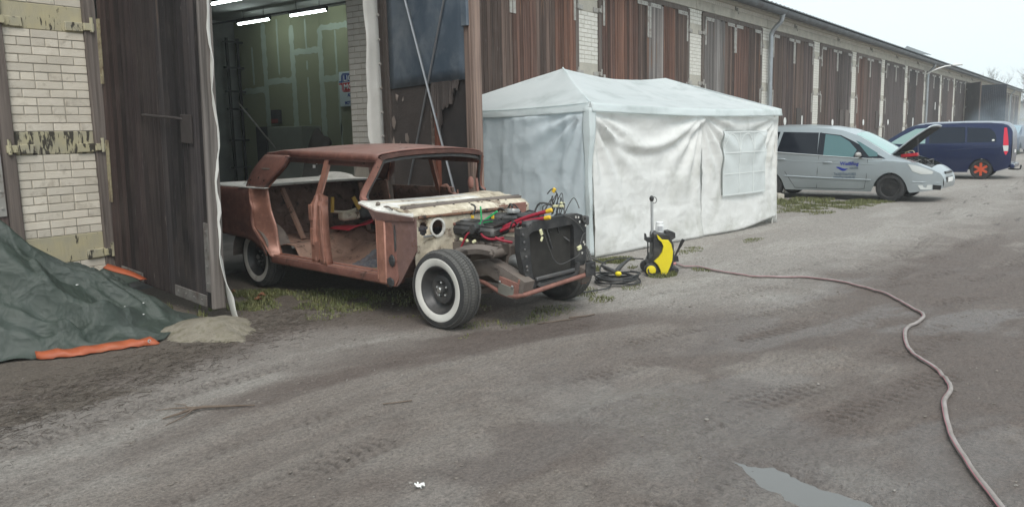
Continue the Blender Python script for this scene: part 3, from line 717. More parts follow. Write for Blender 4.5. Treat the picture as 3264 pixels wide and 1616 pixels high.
# ---- pillars
for s in (-1, 1):
    m = MB(); A = catmull([(-.945, s * .612, 1.352), (-1.00, s * .650, 1.22), (-1.065, s * .695, 1.09), (-1.075, s * .722, 1.02), (-1.03, s * .735, .985)], 5)
    m.sweep(A, [(-.026, -.02), (.022, -.024), (.03, .012), (-.016, .024)], up=(1, 0, 0)); m.build('windscreen_pillar', M_rstb, CAR, 50)
    m = MB(); m.sweep([(p.x + .02, p.y - s * .028, p.z) for p in A], [(-.008, -.012), (.008, -.012), (.008, .012), (-.008, .012)], up=(1, 0, 0)); m.build('windscreen_seal', M_eng, CAR, 50)
    # centre pillar
    m = MB(); m.sweep([(-1.735, s * .634, 1.345), (-1.745, s * .682, 1.19), (-1.755, s * .735, 1.04), (-1.765, s * .757, .97)], [(-.024, -.034), (.020, -.034), (.024, .034), (.010, .034), (.006, .0), (-.024, .02)], up=(1, 0, 0)); m.build('centre_pillar_upper', M_jamb, CAR, 30)
    prof = [(-1.79, .79), (-1.79, .815), (-1.785, .838), (-1.725, .842), (-1.705, .822), (-1.655, .818), (-1.635, .846), (-1.595, .850), (-1.575, .836), (-1.56, .856), (-1.545, .856), (-1.545, .79)]
    m = MB(); vs = []; LV = [.375, .42, .52, .66, .78, .86, .93, .98, 1.005]
    for z in LV:
        t = smoothstep(.90, 1.005, z); q = smoothstep(.62, .38, z)
        for (x, y) in prof:
            xx = lerp(x, -1.70 + (x + 1.665) * .55, t * .75); xx = xx + (.03 * q if x > -1.6 else 0)
            dz = .03 * math.sin((x + 1.8) * 8) if z > 1.0 else 0
            vs.append((xx, s * (y - .05 * t - .012 * math.sin(z * 16) * (-1.73 < x < -1.64)), z + dz - .03 * t * (x > -1.6)))
    k = len(prof); fs = [(i * k + j, i * k + j + 1, (i + 1) * k + j + 1, (i + 1) * k + j) for i in range(len(LV) - 1) for j in range(k - 1)] + [tuple((len(LV) - 1) * k + j for j in range(k))]
    m.add(vs, fs); bp = m.build('centre_pillar', M_jamb, CAR, 28, .006)
    if s < 0:
        m = MB(); m.box((-1.755, -.849, .86), (.062, .012, .15), None, .005); m.box((-1.745, -.851, .63), (.06, .012, .16), None, .005); m.parts('hinge_pocket', M_jamb, bp)
        m = MB(); m.prism([(-1.72, -.853, .58), (-1.62, -.853, .60), (-1.645, -.853, .42), (-1.68, -.853, .40)], (0, .006, 0)); m.build('pillar_gusset', M_jamb, bp)
    # rear roof pillar
    def cp(u, v):
        a = Vector((lerp(-2.42, -2.90, u), s * .640, 1.378 + .012 * u)); b = Vector((lerp(-2.70, -3.06, u), s * .800, 1.062)); c = a.lerp(b, v); c.x += .05 * math.sin(math.pi * v) * (1 - u) * .9 - .03 * math.sin(math.pi * v) * u
        c.y += s * .018 * math.sin(math.pi * v); return c
    m = MB(); m.grid(cp, 8, 10); rp = m.build('rear_roof_pillar', M_cop, CAR, 60, .02)
    m = MB(); m.grid(lambda u, v: cp(0, v) + Vector((.012 - .03 * u, -s * .07 * u, 0)), 2, 10); m.build('pillar_jamb', M_copd, rp, 60, .008)
    if s < 0:
        m = MB()
        for u, v in ((.22, .78), (.55, .70), (.8, .93), (.85, .78)):
            c = cp(u, v); m.ball((c.x, c.y - .012, c.z), .009, 6, 4)
        m.parts('trim_hole', M_dark, rp)
        c = cp(.5, .42); m = MB(); m.box((c.x, c.y - .014, c.z), (.15, .006, .018), (R(-25), 0, 0), .002); m.build('badge_mark', M_frm, rp)
# ---- rear quarters, deck
DOG = [(.36, -2.49), (.38, -2.51), (.54, -2.70), (.65, -2.83), (.76, -2.84), (.85, -2.815), (.92, -2.865), (1.03, -2.87), (1.07, -2.84)]
INN = [(.36, -2.46), (.40, -2.49), (.51, -2.54), (.66, -2.56), (.83, -2.65), (.92, -2.67), (1.02, -2.69), (1.07, -2.70)]
def zb(x): return interp([(-4.2, .60), (-3.7, .56), (-3.3, .535), (-3.0, .53), (-2.86, .51), (-2.72, .46), (-2.6, .385), (-2.5, .36)], x)
for s in (-1, 1):
    def qp(u, v):
        z = 1.06
        for _ in range(3):
            x = lerp(interp(DOG, z), -4.2, u ** 1.25); z = lerp(zb(x), 1.062, v)
        y = .872 + .016 * math.sin(math.pi * smoothstep(.4, 1.06, z)) - .02 * smoothstep(1.0, 1.07, z) - .10 * smoothstep(-3.7, -4.25, x) + .012 * math.exp(-((z - zb(x)) / .03) ** 2)
        return (x, s * y, z)
    m = MB(); m.grid(qp, 34, 16); m.build('rear_wing', M_copd if s > 0 else M_cop, CAR, 50, SH)
    def jp(u, v):
        z = lerp(.37, 1.05, v); xo = interp(DOG, z); xi = interp(INN, z)
        return (lerp(xo, xi, u) - .04 * math.sin(math.pi * u) * smoothstep(.45, .7, z), s * lerp(.873, .755, u), z)
    m = MB(); m.grid(jp, 6, 22); jb = m.build('door_jamb', M_jamb, CAR, 50, .008)
    m = MB(); m.tube([(interp(DOG, z) + .004, s * .874, z) for z in [.38 + .0278 * k for k in range(25)]], .011, 6); m.build('jamb_flange', M_jamb, jb, 60)
    m = MB(); m.grid(lambda u, v: (lerp(interp(INN, lerp(.37, 1.05, v)), -3.3, u), s * (.755 - .04 * u), lerp(.37, 1.05, v)), 4, 8); m.build('inner_wing', M_rst, CAR, 60, .006)
    m = MB(); A_ = [( -2.95 + .40 * math.cos(t), s * .60, .315 + .36 * math.sin(t)) for t in [math.pi * k / 14 for k in range(15)]]
    m.add(A_ + [(p[0], s * .86, p[2] * .98) for p in A_], [(k, k + 1, 16 + k, 15 + k) for k in range(14)]); m.add(A_, [tuple(range(15))]); m.build('wheel_housing', M_frm, CAR, None, .008)
    # sill
    m = MB(); m.sweep([(-2.53, s * .80, .335), (-1.6, s * .80, .335), (-.56, s * .80, .335)], [(-.11, .030), (-.10, .052), (.03, .048), (.055, .040), (.062, .015), (.055, -.025), (.02, -.045), (-.11, -.03)] if s < 0 else [(.11, .030), (.10, .052), (-.03, .048), (-.055, .040), (-.062, .015), (-.055, -.025), (-.02, -.045), (.11, -.03)])
    m.build('sill', M_copd if s > 0 else M_cop, CAR, 40)
    m = MB(); m.box((-.645, s * .80, .60), (.13, .13, .60), None, .018); m.build('hinge_pillar', M_jamb if s < 0 else M_copd, CAR, 40)
    m = MB(); m.grid(lambda u, v: (lerp(-2.86, -4.2, u), s * lerp(.86, .0, v), 1.060 + .008 * math.sin(v * 1.5) - .02 * u * v), 10, 6, skip=lambda a, b: False); m.build('rear_deck', M_wht, CAR, 60, SH)
m = MB(); m.sweep([(-2.66, -.79, 1.058), (-2.80, -.83, 1.058), (-3.1, -.85, 1.062)], [(-.03, -.005), (.03, -.005), (.03, .004), (-.03, .006)]); m.build('belt_ledge', M_wht, CAR, 50)
m = MB(); m.grid(lambda u, v: (-4.2 - .05 * math.sin(math.pi * v), lerp(-.77, .77, u), lerp(.6, 1.06, v)), 8, 6); m.build('tail_panel', M_copd, CAR, 50, SH)
m = MB(); m.grid(lambda u, v: (lerp(-3.05, -3.25, v), lerp(-.74, .74, u), lerp(.45, 1.045, v)), 8, 6); m.build('rear_bulkhead', M_inr, CAR, 50, SH)
m = MB(); m.grid(lambda u, v: (lerp(-2.60, -3.1, v), lerp(-.74, .74, u), .47 + .03 * v + .012 * fb1(u * 9, v * 7, 3)), 12, 8); m.build('boot_floor', M_rst, CAR, 50, SH)
for s in (-1, 1):
    m = MB(); m.beam((-2.62, s * .42, .50), (-2.86, s * .50, 1.03), .05, .03); m.build('seat_back_brace', M_rst, CAR)
# ---- far doors seen through the openings
m = MB(); m.grid(lambda u, v: (lerp(-1.58, -2.62, u), .79 + .02 * math.sin(v * 3), lerp(.40, 1.0, v)), 12, 6); m.build('far_door', M_inr, CAR, 50, .03)
m = MB(); m.grid(lambda u, v: (lerp(-.70, -1.54, u), .79 + .02 * math.sin(v * 3), lerp(.40, .90, v)), 12, 6); m.build('far_door', M_inr, CAR, 50, .03)
m = MB(); m.lathe([(.20, 0), (.20, .02), (.19, .03), (0, .03)], (-1.15, .76, .70), (0, -1, 0), 24); m.build('door_trim_panel', M_purp, CAR, 40)
m = MB(); m.grid(lambda u, v: (lerp(-2.93, -3.30, v) - .05 * math.sin(math.pi * u), lerp(-.60, .60, u) * (1 + .2 * v), lerp(1.40, 1.07, v)), 10, 6); m.build('rear_window', glass('dusty_rear_glass', (.10, .12, .12), .35, .1), CAR, 50)
m = MB(); m.box((-3.02, .05, 1.29), (.004, .05, .045), (.5, 0, 0)); m.box((-3.06, .03, 1.235), (.004, .035, .035)); m.parts('window_sticker', M_pe0, CAR)
m = MB(); m.grid(lambda u, v: (lerp(-3.95, -3.25, u), .62 + .1 * v, 1.065 + .07 * v * max(0, math.sin(math.pi * (u * .8 + .2))) ** .5), 8, 3); m.build('white_rag', M_wht, CAR, 60)
# ---- floor
def flr(u, v):
    x = lerp(-.42, -2.66, u); y = lerp(-.74, .74, v); z = .325 + .14 * math.exp(-(y / .17) ** 2) + .18 * smoothstep(-.62, -.42, x) + .16 * smoothstep(-2.12, -2.3, x) * (1 - .25 * smoothstep(-2.4, -2.66, x)) + .012 * (fb1(x * 9, y * 9, 3))
    return (x, y, z)
m = MB(); m.grid(flr, 46, 30); fl = m.build('floor_pan', M_rst, CAR, 60, SH)
def carpet(u, v):
    x = lerp(-.72, -1.52, u); y = lerp(-.62, .20, v); e = min(1, min(u, 1 - u) * 5, min(v, 1 - v) * 5)
    return (x, y, flr((-.42 - x) / 2.24, (y + .74) / 1.48)[2] + .012 + e * (.09 + .22 * (fb1(x * 5 + 3, y * 5, 4)) * (0.4 + u * (1 - u) * 3)))
m = MB(); m.grid(carpet, 26, 24); m.build('carpet_heap', mat('blue_grey_shredded_carpet', (.075, .078, .10), (.16, .155, .16), 40, .95, bmp=.02, bscale=60, dirt=(.10, .06, .045), dscale=6, dthr=.6), CAR, 70)
m = MB(); m.prism([(-1.25, -.70, .352), (-.82, -.60, .372), (-.80, -.55, .37), (-1.22, -.62, .352)], (0, 0, .006)); m.build('yellow_paper', plain('yellow_paper', (.62, .50, .18), .8), CAR)
m = MB(); m.box((-.80, -.60, .41), (.34, .05, .10), (0, .06, .05), .006); m.build('loose_crosspiece', M_rstb, CAR)
m = MB(); m.box((-.86, -.66, .84), (.34, .05, .065), (0, -.05, -.12), .01); m.tube([(-1.02, -.63, .84), (-1.02, -.58, .84)], .03, 8); m.build('check_strap_bracket', M_rstb, CAR, 40)
m = MB(); m.grid(lambda u, v: (lerp(-2.45, -2.1, v), lerp(-.2, .6, u), .60 + .10 * v * math.sin(u * 3) ** 2 + .02 * math.sin(u * 14)), 12, 5); m.build('red_cloth', plain('red_cloth', (.45, .03, .045), .8), CAR, 60, .01)
m = MB(); m.lathe([(0, .05), (.05, .06), (.10, .05), (.125, .0), (.12, -.06), (0, -.07)], (-2.35, .18, .78), (1, -.3, .1), 20); m.build('black_drum', M_blk, CAR, 40)
m = MB(); m.box((-2.30, -.25, .86), (.02, .03, .16), (0, .1, .1)); m.box((-2.26, .02, .86), (.02, .04, .15), (.5, 0, 0)); m.box((-2.2, .28, .80), (.02, .05, .12)); m.parts('yellow_foam_strip', mat('yellow_foam', (.55, .36, .08), (.45, .28, .06), 9, .9), CAR)
m = MB(); m.tube(catmull([(-2.33, -.24, .79), (-2.28, -.1, .775), (-2.24, .0, .80)], 5), .014, 6); m.box((-2.30, -.05, .73), (.12, .22, .09), None, .02); m.build('seat_bracket', M_crm, CAR)
m = MB(); m.grid(lambda u, v: (lerp(-.55, -.52, v), lerp(-.72, .72, u), lerp(.84, .96, v)), 8, 2); m.build('dash_panel', M_frm, CAR, 60, .05)
m = MB(); m.grid(lambda u, v: (-1.02 + .02 * math.sin(u * 3.1), .60 + .03 * v, lerp(.78, 1.12, u)), 8, 2); m.ball((-1.0, .52, 1.08), (.035, .02, .06)); m.build('mirror_bracket', M_rstb, CAR, 50, .01)
# ---- cowl
def cowl(u, v):
    y = lerp(-.76, .72, v); c = 1 - (abs(y) / .76) ** 2
    xr = -1.05 + .16 * c; xf = -.40 + .03 * c; x = lerp(xr, xf, u)
    z = lerp(.985 - .0 * c, .905, u) + .02 * math.sin(math.pi * u) - .030 * smoothstep(.86, 1, u) ** 2 + .008 * math.sin(u * 22) * (.25 < u < .6)
    return (x, y, z)
m = MB(); m.grid(cowl, 24, 34); co = m.build('cowl', M_crm, CAR, 50, SH)
m = MB(); m.grid(lambda u, v: (cowl(.06 + .5 * u, v)[0], cowl(.06 + .5 * u, v)[1], cowl(.06 + .5 * u, v)[2] + .007), 4, 20, 0, 1, .02, .70); m.build('cowl_top', M_wht, co, 50, .004)
m = MB()
for u, v in ((.80, .25), (.78, .40), (.8, .52), (.82, .62), (.79, .70), (.8, .78), (.83, .84), (.6, .33), (.1, .42)):
    p = cowl(u, v); m.ball((p[0], p[1], p[2] + .004), (.012, .014, .006), 6, 4)
m.parts('cowl_hole', M_dark, co)
m = MB(); m.box((-.385, -.20, .872), (.012, .16, .045), (0, -.2, 0), .003); m.box((-.384, .36, .872), (.012, .12, .05), (0, -.2, 0), .003); m.parts('rust_patch_plate', M_rstb, co)
m = MB(); m.add([(-.95, -.865, .985), (-1.05, -.75, .99), (-.62, -.70, .965), (-.42, -.68, .90), (-.19, -.865, .905), (-.70, -.868, .93)], [(0, 1, 2, 5), (5, 2, 3, 4)]); m.build('cowl_side_top', M_wht, co, None, .012)
m = MB(); m.add([(-.95, -.868, .98), (-.70, -.872, .925), (-.19, -.868, .900), (-.19, -.862, .872), (-.62, -.862, .85), (-.74, -.862, .855), (-.80, -.862, .93)], [(0, 1, 5, 6), (1, 2, 3, 4, 5)]); m.build('cowl_side_flange', M_purp, co, None, .010)
m = MB(); m.tube([(-.76, -.80, .965), (-.74, -.80, .99)], .018, 8); m.tube(catmull([(-.70, -.78, .955), (-.62, -.79, .962), (-.55, -.80, .94)], 4), .008, 6); m.build('wiper_spindle', M_frm, co)
m = MB(); m.tube([(-.358 + .03 * math.sin((y + .7) / 1.36 * 3.14), y, .872) for y in [-.68 + .055 * k for k in range(25)]], [.010 + .010 * vn1(k * .8, 2) for k in range(25)], 6); m.build('scuttle_seam', paint_mat('rust_seam', (.13, .065, .04), (.20, .10, .055), (.04, .03, .026), .5, .8, rscale=16), co)
for s in (-1, 1):
    for nm, pts, r_ in (('sill_flange', [(-2.50, s * .842, .384), (-1.6, s * .842, .384), (-.60, s * .842, .384)], .006), ('sill_step', [(-2.50, s * .775, .392), (-1.6, s * .775, .392), (-.62, s * .775, .392)], .008), ('pillar_flange', [(-1.545, s * .858, .40), (-1.545, s * .858, .7), (-1.565, s * .845, .97)], .007), ('pillar_flange', [(-1.79, s * .825, .40), (-1.79, s * .825, .7), (-1.765, s * .80, .97)], .006), ('hinge_flange', [(-.705, s * .862, .34), (-.705, s * .862, .6), (-.705, s * .862, .88)], .007), ('header_flange', [(-1.02, s * .622, 1.300), (-1.65, s * .622, 1.322), (-2.40, s * .628, 1.338)], .006), ('rear_frame_flange', [(-2.43, s * .645, 1.345), (-2.50, s * .672, 1.25), (-2.60, s * .72, 1.15), (-2.67, s * .76, 1.06)], .008)):
        m = MB(); m.tube(catmull(pts, 4), r_, 6); m.build(nm, M_jamb, CAR, 60)  # flange beads in brighter copper, edge highlights painted in by colour
# ---- side apron and firewall
m = MB(); m.add([(-.585, -.85, .862), (-.19, -.84, .885), (-.20, -.835, .62), (-.42, -.835, .345), (-.47, -.84, .30), (-.58, -.845, .29)], [(0, 1, 2, 3, 4, 5)]); m.build('front_apron', M_purp, CAR, None, .014)
m = MB(); m.prism([(-.575, -.862, .84), (-.50, -.858, .84), (-.455, -.856, .62), (-.44, -.856, .36), (-.48, -.86, .30), (-.575, -.866, .29)], (0, .02, 0)); m.build('apron_stiffener', M_rstb, CAR)
m = MB(); m.ball((-.50, -.868, .52), (.04, .012, .05), 10, 6, .1); m.ball((-.46, -.855, .70), (.015, .006, .12), 8, 6, .2); m.ball((-.53, -.866, .33), (.05, .012, .04), 8, 6, .2); m.parts('tar_patch', M_eng, CAR)
def fwall(u, v):
    y = lerp(-.72, .68, u); z = lerp(.34, .875, v); return (-.37 + .03 * math.sin(u * 3.1) + .05 * smoothstep(.5, .34, z), y, z)
def fskip(u, v):
    y = lerp(-.72, .68, u); z = lerp(.34, .875, v)
    return (y + .485) ** 2 + (z - .775) ** 2 < .070 ** 2 or ((y + .630) / .044) ** 2 + ((z - .772) / .058) ** 2 < 1 or (y - .53) ** 2 + (z - .80) ** 2 < .06 ** 2 or z < .47 - (y + .72) * .9
m = MB(); m.grid(fwall, 100, 44, skip=fskip); fw_ = m.build('firewall', M_crm, CAR, 50, .006)
m = MB(); m.lathe([(.066, -.012), (.082, -.012), (.084, .008), (.066, .008)], (-.345, -.485, .775), (1, 0, 0), 28, True); m.lathe([(.055, -.012), (.072, -.012), (.074, .008), (.055, .008)], (-.345, .53, .80), (1, 0, 0), 24, True); m.parts('duct_ring', M_wht, fw_, 40)
m = MB(); m.lathe([(.0, .01), (.018, .012), (.038, .006), (.04, 0)], (-.315, -.60, .53), (1, 0, 0), 16)
for y in (-.3, -.18, .05, .2, .35): m.lathe([(.0, .008), (.012, .008), (.014, 0)], (-.338, y, .80 - .05 * abs(math.sin(y * 20))), (1, 0, 0), 8)
m.parts('grommet', M_rstb, fw_)
m = MB(); m.box((-.34, .50, .86), (.02, .22, .10), None, .004); m.box((-.34, .42, .70), (.03, .10, .12), None, .005); m.parts('heater_plate', M_rstb, fw_)
m = MB(); m.box((-.335, -.60, .71), (.012, .10, .02), None, .003); m.build('vent_frame', M_alu, fw_)
# ---- wheels
def tread_blocks(r, w):
    t = MB(); nb = 78
    for row, (yy, bw_) in enumerate(((-.074, .030), (-.037, .028), (0, .030), (.037, .028), (.074, .030))):
        for k in range(nb):
            a = 2 * math.pi * (k + .5 * (row % 2)) / nb; sk_ = .35 * (1 if row % 2 else -1)
            rr = r - .006 - .010 * (abs(yy) > .06)
            M3 = Matrix.Rotation(-a, 3, 'Y') @ Matrix.Rotation(sk_, 3, 'Z')
            t.box((rr * math.sin(a + math.pi / 2), yy, -rr * math.cos(a + math.pi / 2) ) if False else (rr * math.cos(a), yy, rr * math.sin(a)), (.013, bw_ * 1.06, 2 * math.pi * r / nb * .80), M3)
    return t
def wheel(parent, x, y, r, s, steer=0.0):
    """s = side the outer face looks to (-1 / +1)"""
    w = put('wheel', None, parent, (x, y, r), (0, 0, steer)); w.empty_display_size = .1
    ty = MB(); ty.lathe([(.185, .070 * s), (.20, .088 * s), (.225, .098 * s), (.262, .101 * s), (.288, .096 * s), (r - .012, .084 * s), (r - .006, .05 * s), (r - .005, 0), (r - .006, -.05 * s), (r - .012, -.084 * s), (.288, -.096 * s), (.262, -.101 * s), (.20, -.09 * s), (.185, -.07 * s)], (0, 0, 0), (0, 1, 0), 48, False, False)
    ty.build('tyre', M_rub, w, 50)
    tag(tread_blocks(r, .19).build('tread', M_trd, w), kind='stuff')
    ww = MB(); ww.lathe([(.197, .088 * s), (.206, .0945 * s), (.225, .1005 * s), (.250, .1030 * s), (.258, .1028 * s), (.262, .0995 * s)], (0, 0, 0), (0, 1, 0), 48, False, False); ww.build('whitewall', M_wwl, w, 60)
    rm = MB(); rm.lathe([(.198, .083 * s), (.198, .092 * s), (.190, .092 * s), (.180, .070 * s), (.170, .055 * s), (.155, .018 * s), (.135, .005 * s), (.125, .012 * s), (.115, .045 * s), (.095, .052 * s), (.075, .050 * s), (.062, .032 * s), (.045, .028 * s), (.036, .030 * s), (.034, .060 * s), (.022, .066 * s), (0, .066 * s)], (0, 0, 0), (0, 1, 0), 40, False, False)
    rm.lathe([(.19, -.08 * s), (.17, -.02 * s), (0, -.02 * s)], (0, 0, 0), (0, 1, 0), 24, False, False); ro_ = rm.build('rim', M_rimw, w, 40)
    ln = MB()
    for k in range(5):
        a = 2 * math.pi * k / 5 + .4; ln.lathe([(.010, .028 * s), (.010, .050 * s), (.004, .056 * s), (0, .056 * s)], (.057 * math.cos(a), 0, .057 * math.sin(a)), (0, 1, 0), 6)
    ln.parts('lug_nut', M_stl, ro_)
    hb = MB(); hb.lathe([(.024, .06 * s), (.024, .078 * s), (.018, .084 * s), (0, .084 * s)], (0, 0, 0), (0, 1, 0), 14); hb.build('hub', M_stl, ro_, 40)
    return w
RW = .318
wheel(CAR, 0, -.71, RW, -1, R(3)); wheel(CAR, 0, .71, RW, 1, R(3)); wheel(CAR, -2.95, -.71, RW, -1); wheel(CAR, -2.95, .71, RW, 1)
# ---- chassis
m = MB(); m.tube([(-2.95, -.62, RW), (-2.95, .62, RW)], .045, 10); m.ball((-2.95, 0, RW), (.14, .13, .13), 12, 8); m.build('rear_axle', M_frm, CAR, 40)
for s in (-1, 1):
    m = MB(); m.sweep([(-.55, s * .50, .30), (-.2, s * .44, .37), (.02, s * .38, .445), (.2, s * .365, .47), (.36, s * .365, .42), (.60, s * .37, .335)], [(-.055, -.065), (.055, -.065), (.06, 0), (.055, .065), (-.055, .065)]); m.build('frame_rail', M_frm, CAR, 40)
    m = MB(); m.sweep(catmull([(-.10, s * .62, .50), (.02, s * .56, .60), (.14, s * .46, .625), (.30, s * .40, .605)], 5), [(-.065, -.03), (.065, -.03), (.08, .012), (0, .04), (-.08, .012)]); m.tube([(.30, s * .36, .60), (.30, s * .47, .60)], .035, 10); m.ball((.30, s * .475, .60), .02, 8, 5); m.build('upper_control_arm', M_frm, CAR, 50)
    m = MB(); m.beam((0, s * .62, .26), (.05, s * .25, .25), .06, .05); m.tube([(-.04, s * .56, .30), (-.04, s * .50, .62)], .05, 10); m.build('suspension_strut', M_frm, CAR, 40)
    m = MB(); m.box((.44, s * .43, .335), (.22, .014, .13), (0, .18, 0), .003); m.box((.545, s * .40, .335), (.016, .07, .16), (0, .18, 0), .003); m.build('bumper_bracket', M_rstb, CAR)
    m = MB(); m.box((.42, s * .441, .31), (.17, .006, .09), (0, .18, 0), .002); m.build('bracket_plate', mat('galvanised_plate', (.30, .29, .25), (.22, .21, .18), 6, .55, .3), CAR)
    m = MB(); m.box((.50, s * .448, .35), (.022, .014, .022), (0, .4, 0), .004); m.box((.36, s * .448, .375), (.020, .014, .020), (0, .2, 0), .004); m.parts('bolt', M_alu, CAR)
m = MB(); m.tube(catmull([(-.05, -.42, .335), (.12, -.42, .345), (.25, -.42, .31), (.37, -.42, .272), (.50, -.43, .272), (.57, -.42, .285), (.61, -.36, .30), (.62, -.07, .325), (.62, .15, .34), (.62, .32, .352), (.58, .40, .34), (.4, .42, .30), (.1, .42, .33)], 5), .019, 8); m.build('anti_roll_bar', M_rstb, CAR, 60)
m = MB(); m.box((.60, .42, .40), (.10, .012, .12), None, .003); m.box((.64, .36, .40), (.012, .12, .12), None, .003); m.ball((.65, .38, .42), .016, 8, 5); m.build('bumper_iron', M_blk, CAR)
# ---- engine
EN = put('engine', None, CAR, (0, 0, 0)); EN.empty_display_size = .1
m = MB(); m.box((-.10, -.02, .50), (.62, .34, .30), None, .03); m.box((-.08, -.21, .60), (.56, .12, .12), (.12, 0, 0), .015); m.box((-.1, 0, .33), (.5, .26, .12), None, .03); m.build('block', M_frm, EN)
m = MB(); m.box((-.12, -.20, .745), (.53, .22, .085), (R(8), 0, 0), .022); m.box((-.12, -.205, .795), (.50, .17, .03), (R(8), 0, 0), .012)
for k in range(9): m.box((.03 + .016 * k, -.203, .812), (.006, .17, .012), (R(8), 0, 0))
m.box((-.22, -.205, .813), (.16, .06, .005), (R(8), 0, 0)); m.build('valve_cover', M_blk, EN, 40)
m = MB(); m.box((-.30, -.205, .8165), (.10, .06, .003), (R(8), 0, 0)); m.build('cover_label', plain('grey_label', (.16, .16, .16), .5), EN)
m = MB()
for k in range(6): m.tube([(-.34 + k * .09, -.24, .635), (-.34 + k * .09, -.30, .64)], .016, 8)
m.sweep([(-.36, -.29, .60), (.10, -.29, .60)], [(-.03, -.03), (.03, -.03), (.03, .03), (-.03, .03)]); m.build('exhaust_manifold', M_frm, EN, 40)
m = MB(); m.lathe([(0, .03), (.06, .028), (.068, .015), (.066, -.01), (.05, -.02)], (-.02, .10, .875), (0, .1, 1), 20); m.build('carburettor_lid', M_alu, EN, 40)
m = MB(); m.box((.02, .12, .82), (.22, .2, .06), (0, 0, .3), .02); m.box((.2, .10, .84), (.16, .22, .07), (0, .1, .1), .02); m.box((-.2, .2, .78), (.3, .2, .12), None, .03); m.build('intake', M_blk, EN, 40)
m = MB(); m.lathe([(0, .05), (.055, .05), (.06, .03), (.06, -.03), (.055, -.05), (0, -.05)], (.30, -.18, .50), (1, 0, 0), 16); m.build('alternator', M_alu, EN, 40)
m = MB(); m.lathe([(.02, .03), (.085, .03), (.085, .015), (.075, .01), (.085, 0), (.02, 0)], (.34, -.02, .56), (1, 0, 0), 20); m.beam((.36, -.10, .52), (.36, -.22, .70), .03, .01); m.box((.28, -.02, .60), (.16, .2, .16), None, .03); m.build('pulley', M_blk, EN, 40)
def cable(name, pts, r, mt, par, nn=6):
    m_ = MB(); m_.tube(catmull(pts, nn), r, 7); return m_.build(name, mt, par, 60)
cable('red_cable', [(-.08, -.24, .70), (.02, -.20, .715), (.16, -.16, .785), (.34, -.12, .86), (.56, -.08, .925)], .0165, M_redh, EN)
cable('red_cable', [(-.05, -.26, .695), (.06, -.23, .71), (.2, -.19, .775), (.38, -.16, .835), (.58, -.13, .875)], .015, M_redh, EN)
m = MB(); m.lathe([(.017, 0), (.020, .02), (.018, .05), (.010, .055)], (.55, -.082, .922), (.22, .04, .068), 10); m.lathe([(.016, 0), (.019, .02), (.017, .05), (.010, .055)], (.575, -.132, .873), (.2, .03, .042), 10); m.parts('yellow_cap', M_yel, EN, 40)
cable('red_lead', [(-.06, -.29, .76), (-.12, -.34, .72), (-.16, -.35, .66), (-.19, -.36, .60)], .009, M_redh, EN)
cable('red_lead', [(.0, -.30, .73), (.05, -.31, .70), (.12, -.29, .685), (.22, -.25, .70)], .011, M_redh, EN)
cable('red_lead', [(.15, -.28, .70), (.2, -.26, .68), (.27, -.2, .66)], .012, M_redh, EN)
m = MB(); m.lathe([(0, .05), (.04, .045), (.045, .0), (.03, -.03), (0, -.03)], (-.05, -.31, .755), (0, -1, .2), 14); m.tube(catmull([(-.2, -.33, .70), (-.1, -.32, .76), (0, -.31, .74), (.1, -.24, .80)], 4), .012, 6); m.build('ignition_coil', M_blk, EN, 40)
m = MB()
for p in ((-.20, -.345, .665), (-.13, -.345, .66), (-.04, -.345, .66), (.19, -.30, .60)): m.box(p, (.035, .02, .025), (random.uniform(-.5, .5), random.uniform(-.6, .6), random.uniform(-.5, .5)), .004)
m.parts('pale_connector', M_pal, EN)
m = MB(); m.tube(catmull([(-.04, -.26, .82), (-.035, -.26, .86), (-.04, -.26, .95)], 4), .007, 6); m.tube(catmull([(-.04, -.27, .80), (.0, -.24, .84), (.10, -.20, .91)], 4), .009, 6); m.tube(catmull([(-.08, -.26, .79), (0, -.25, .82), (.06, -.22, .83)], 4), .010, 6); m.build('green_tie', M_grn, EN)
m = MB(); m.box((-.22, -.19, .845), (.03, .015, .03), None, .004); m.box((-.06, -.10, .845), (.03, .015, .035), None, .004); m.parts('yellow_tag', M_yel, EN)
rg = random.Random(5); m = MB()
for k in range(26):
    a = Vector((rg.uniform(-.25, .45), rg.uniform(-.30, .30), rg.uniform(.70, .86))); b = a + Vector((rg.uniform(-.25, .25), rg.uniform(-.25, .25), rg.uniform(-.12, .10)))
    c = (a + b) / 2 + Vector((rg.uniform(-.08, .08), rg.uniform(-.08, .08), rg.uniform(0, .09))); m.tube(catmull([a, c, b], 5), rg.choice((.005, .007, .009)), 5)
for k in range(12):
    a = Vector((rg.uniform(.40, .55), rg.uniform(.0, .22), .88)); b = a + Vector((rg.uniform(-.05, .12), rg.uniform(-.12, .12), rg.uniform(.0, .10))); c = (a + b) / 2 + Vector((0, rg.uniform(-.06, .06), rg.uniform(.03, .14))); m.tube(catmull([a, c, b], 6), .004, 5)
m.tube(catmull([(.45, .10, .88), (.48, .08, .96), (.50, .10, 1.05), (.47, .08, 1.09), (.44, .05, 1.05)], 5), .005, 5)
tag(m.build('wiring_loom', M_blk, EN), kind='stuff')
m = MB(); m.box((.48, .09, 1.08), (.03, .015, .04), (0, .5, .3), .004); m.parts('yellow_tag', M_yel, EN)
m = MB(); m.box((.52, .10, .95), (.10, .03, .02), (0, 0, .4), .004); m.box((.5, .17, .97), (.03, .06, .012), (0, .3, .4), .003); m.build('wiring_plug', M_pal, EN)
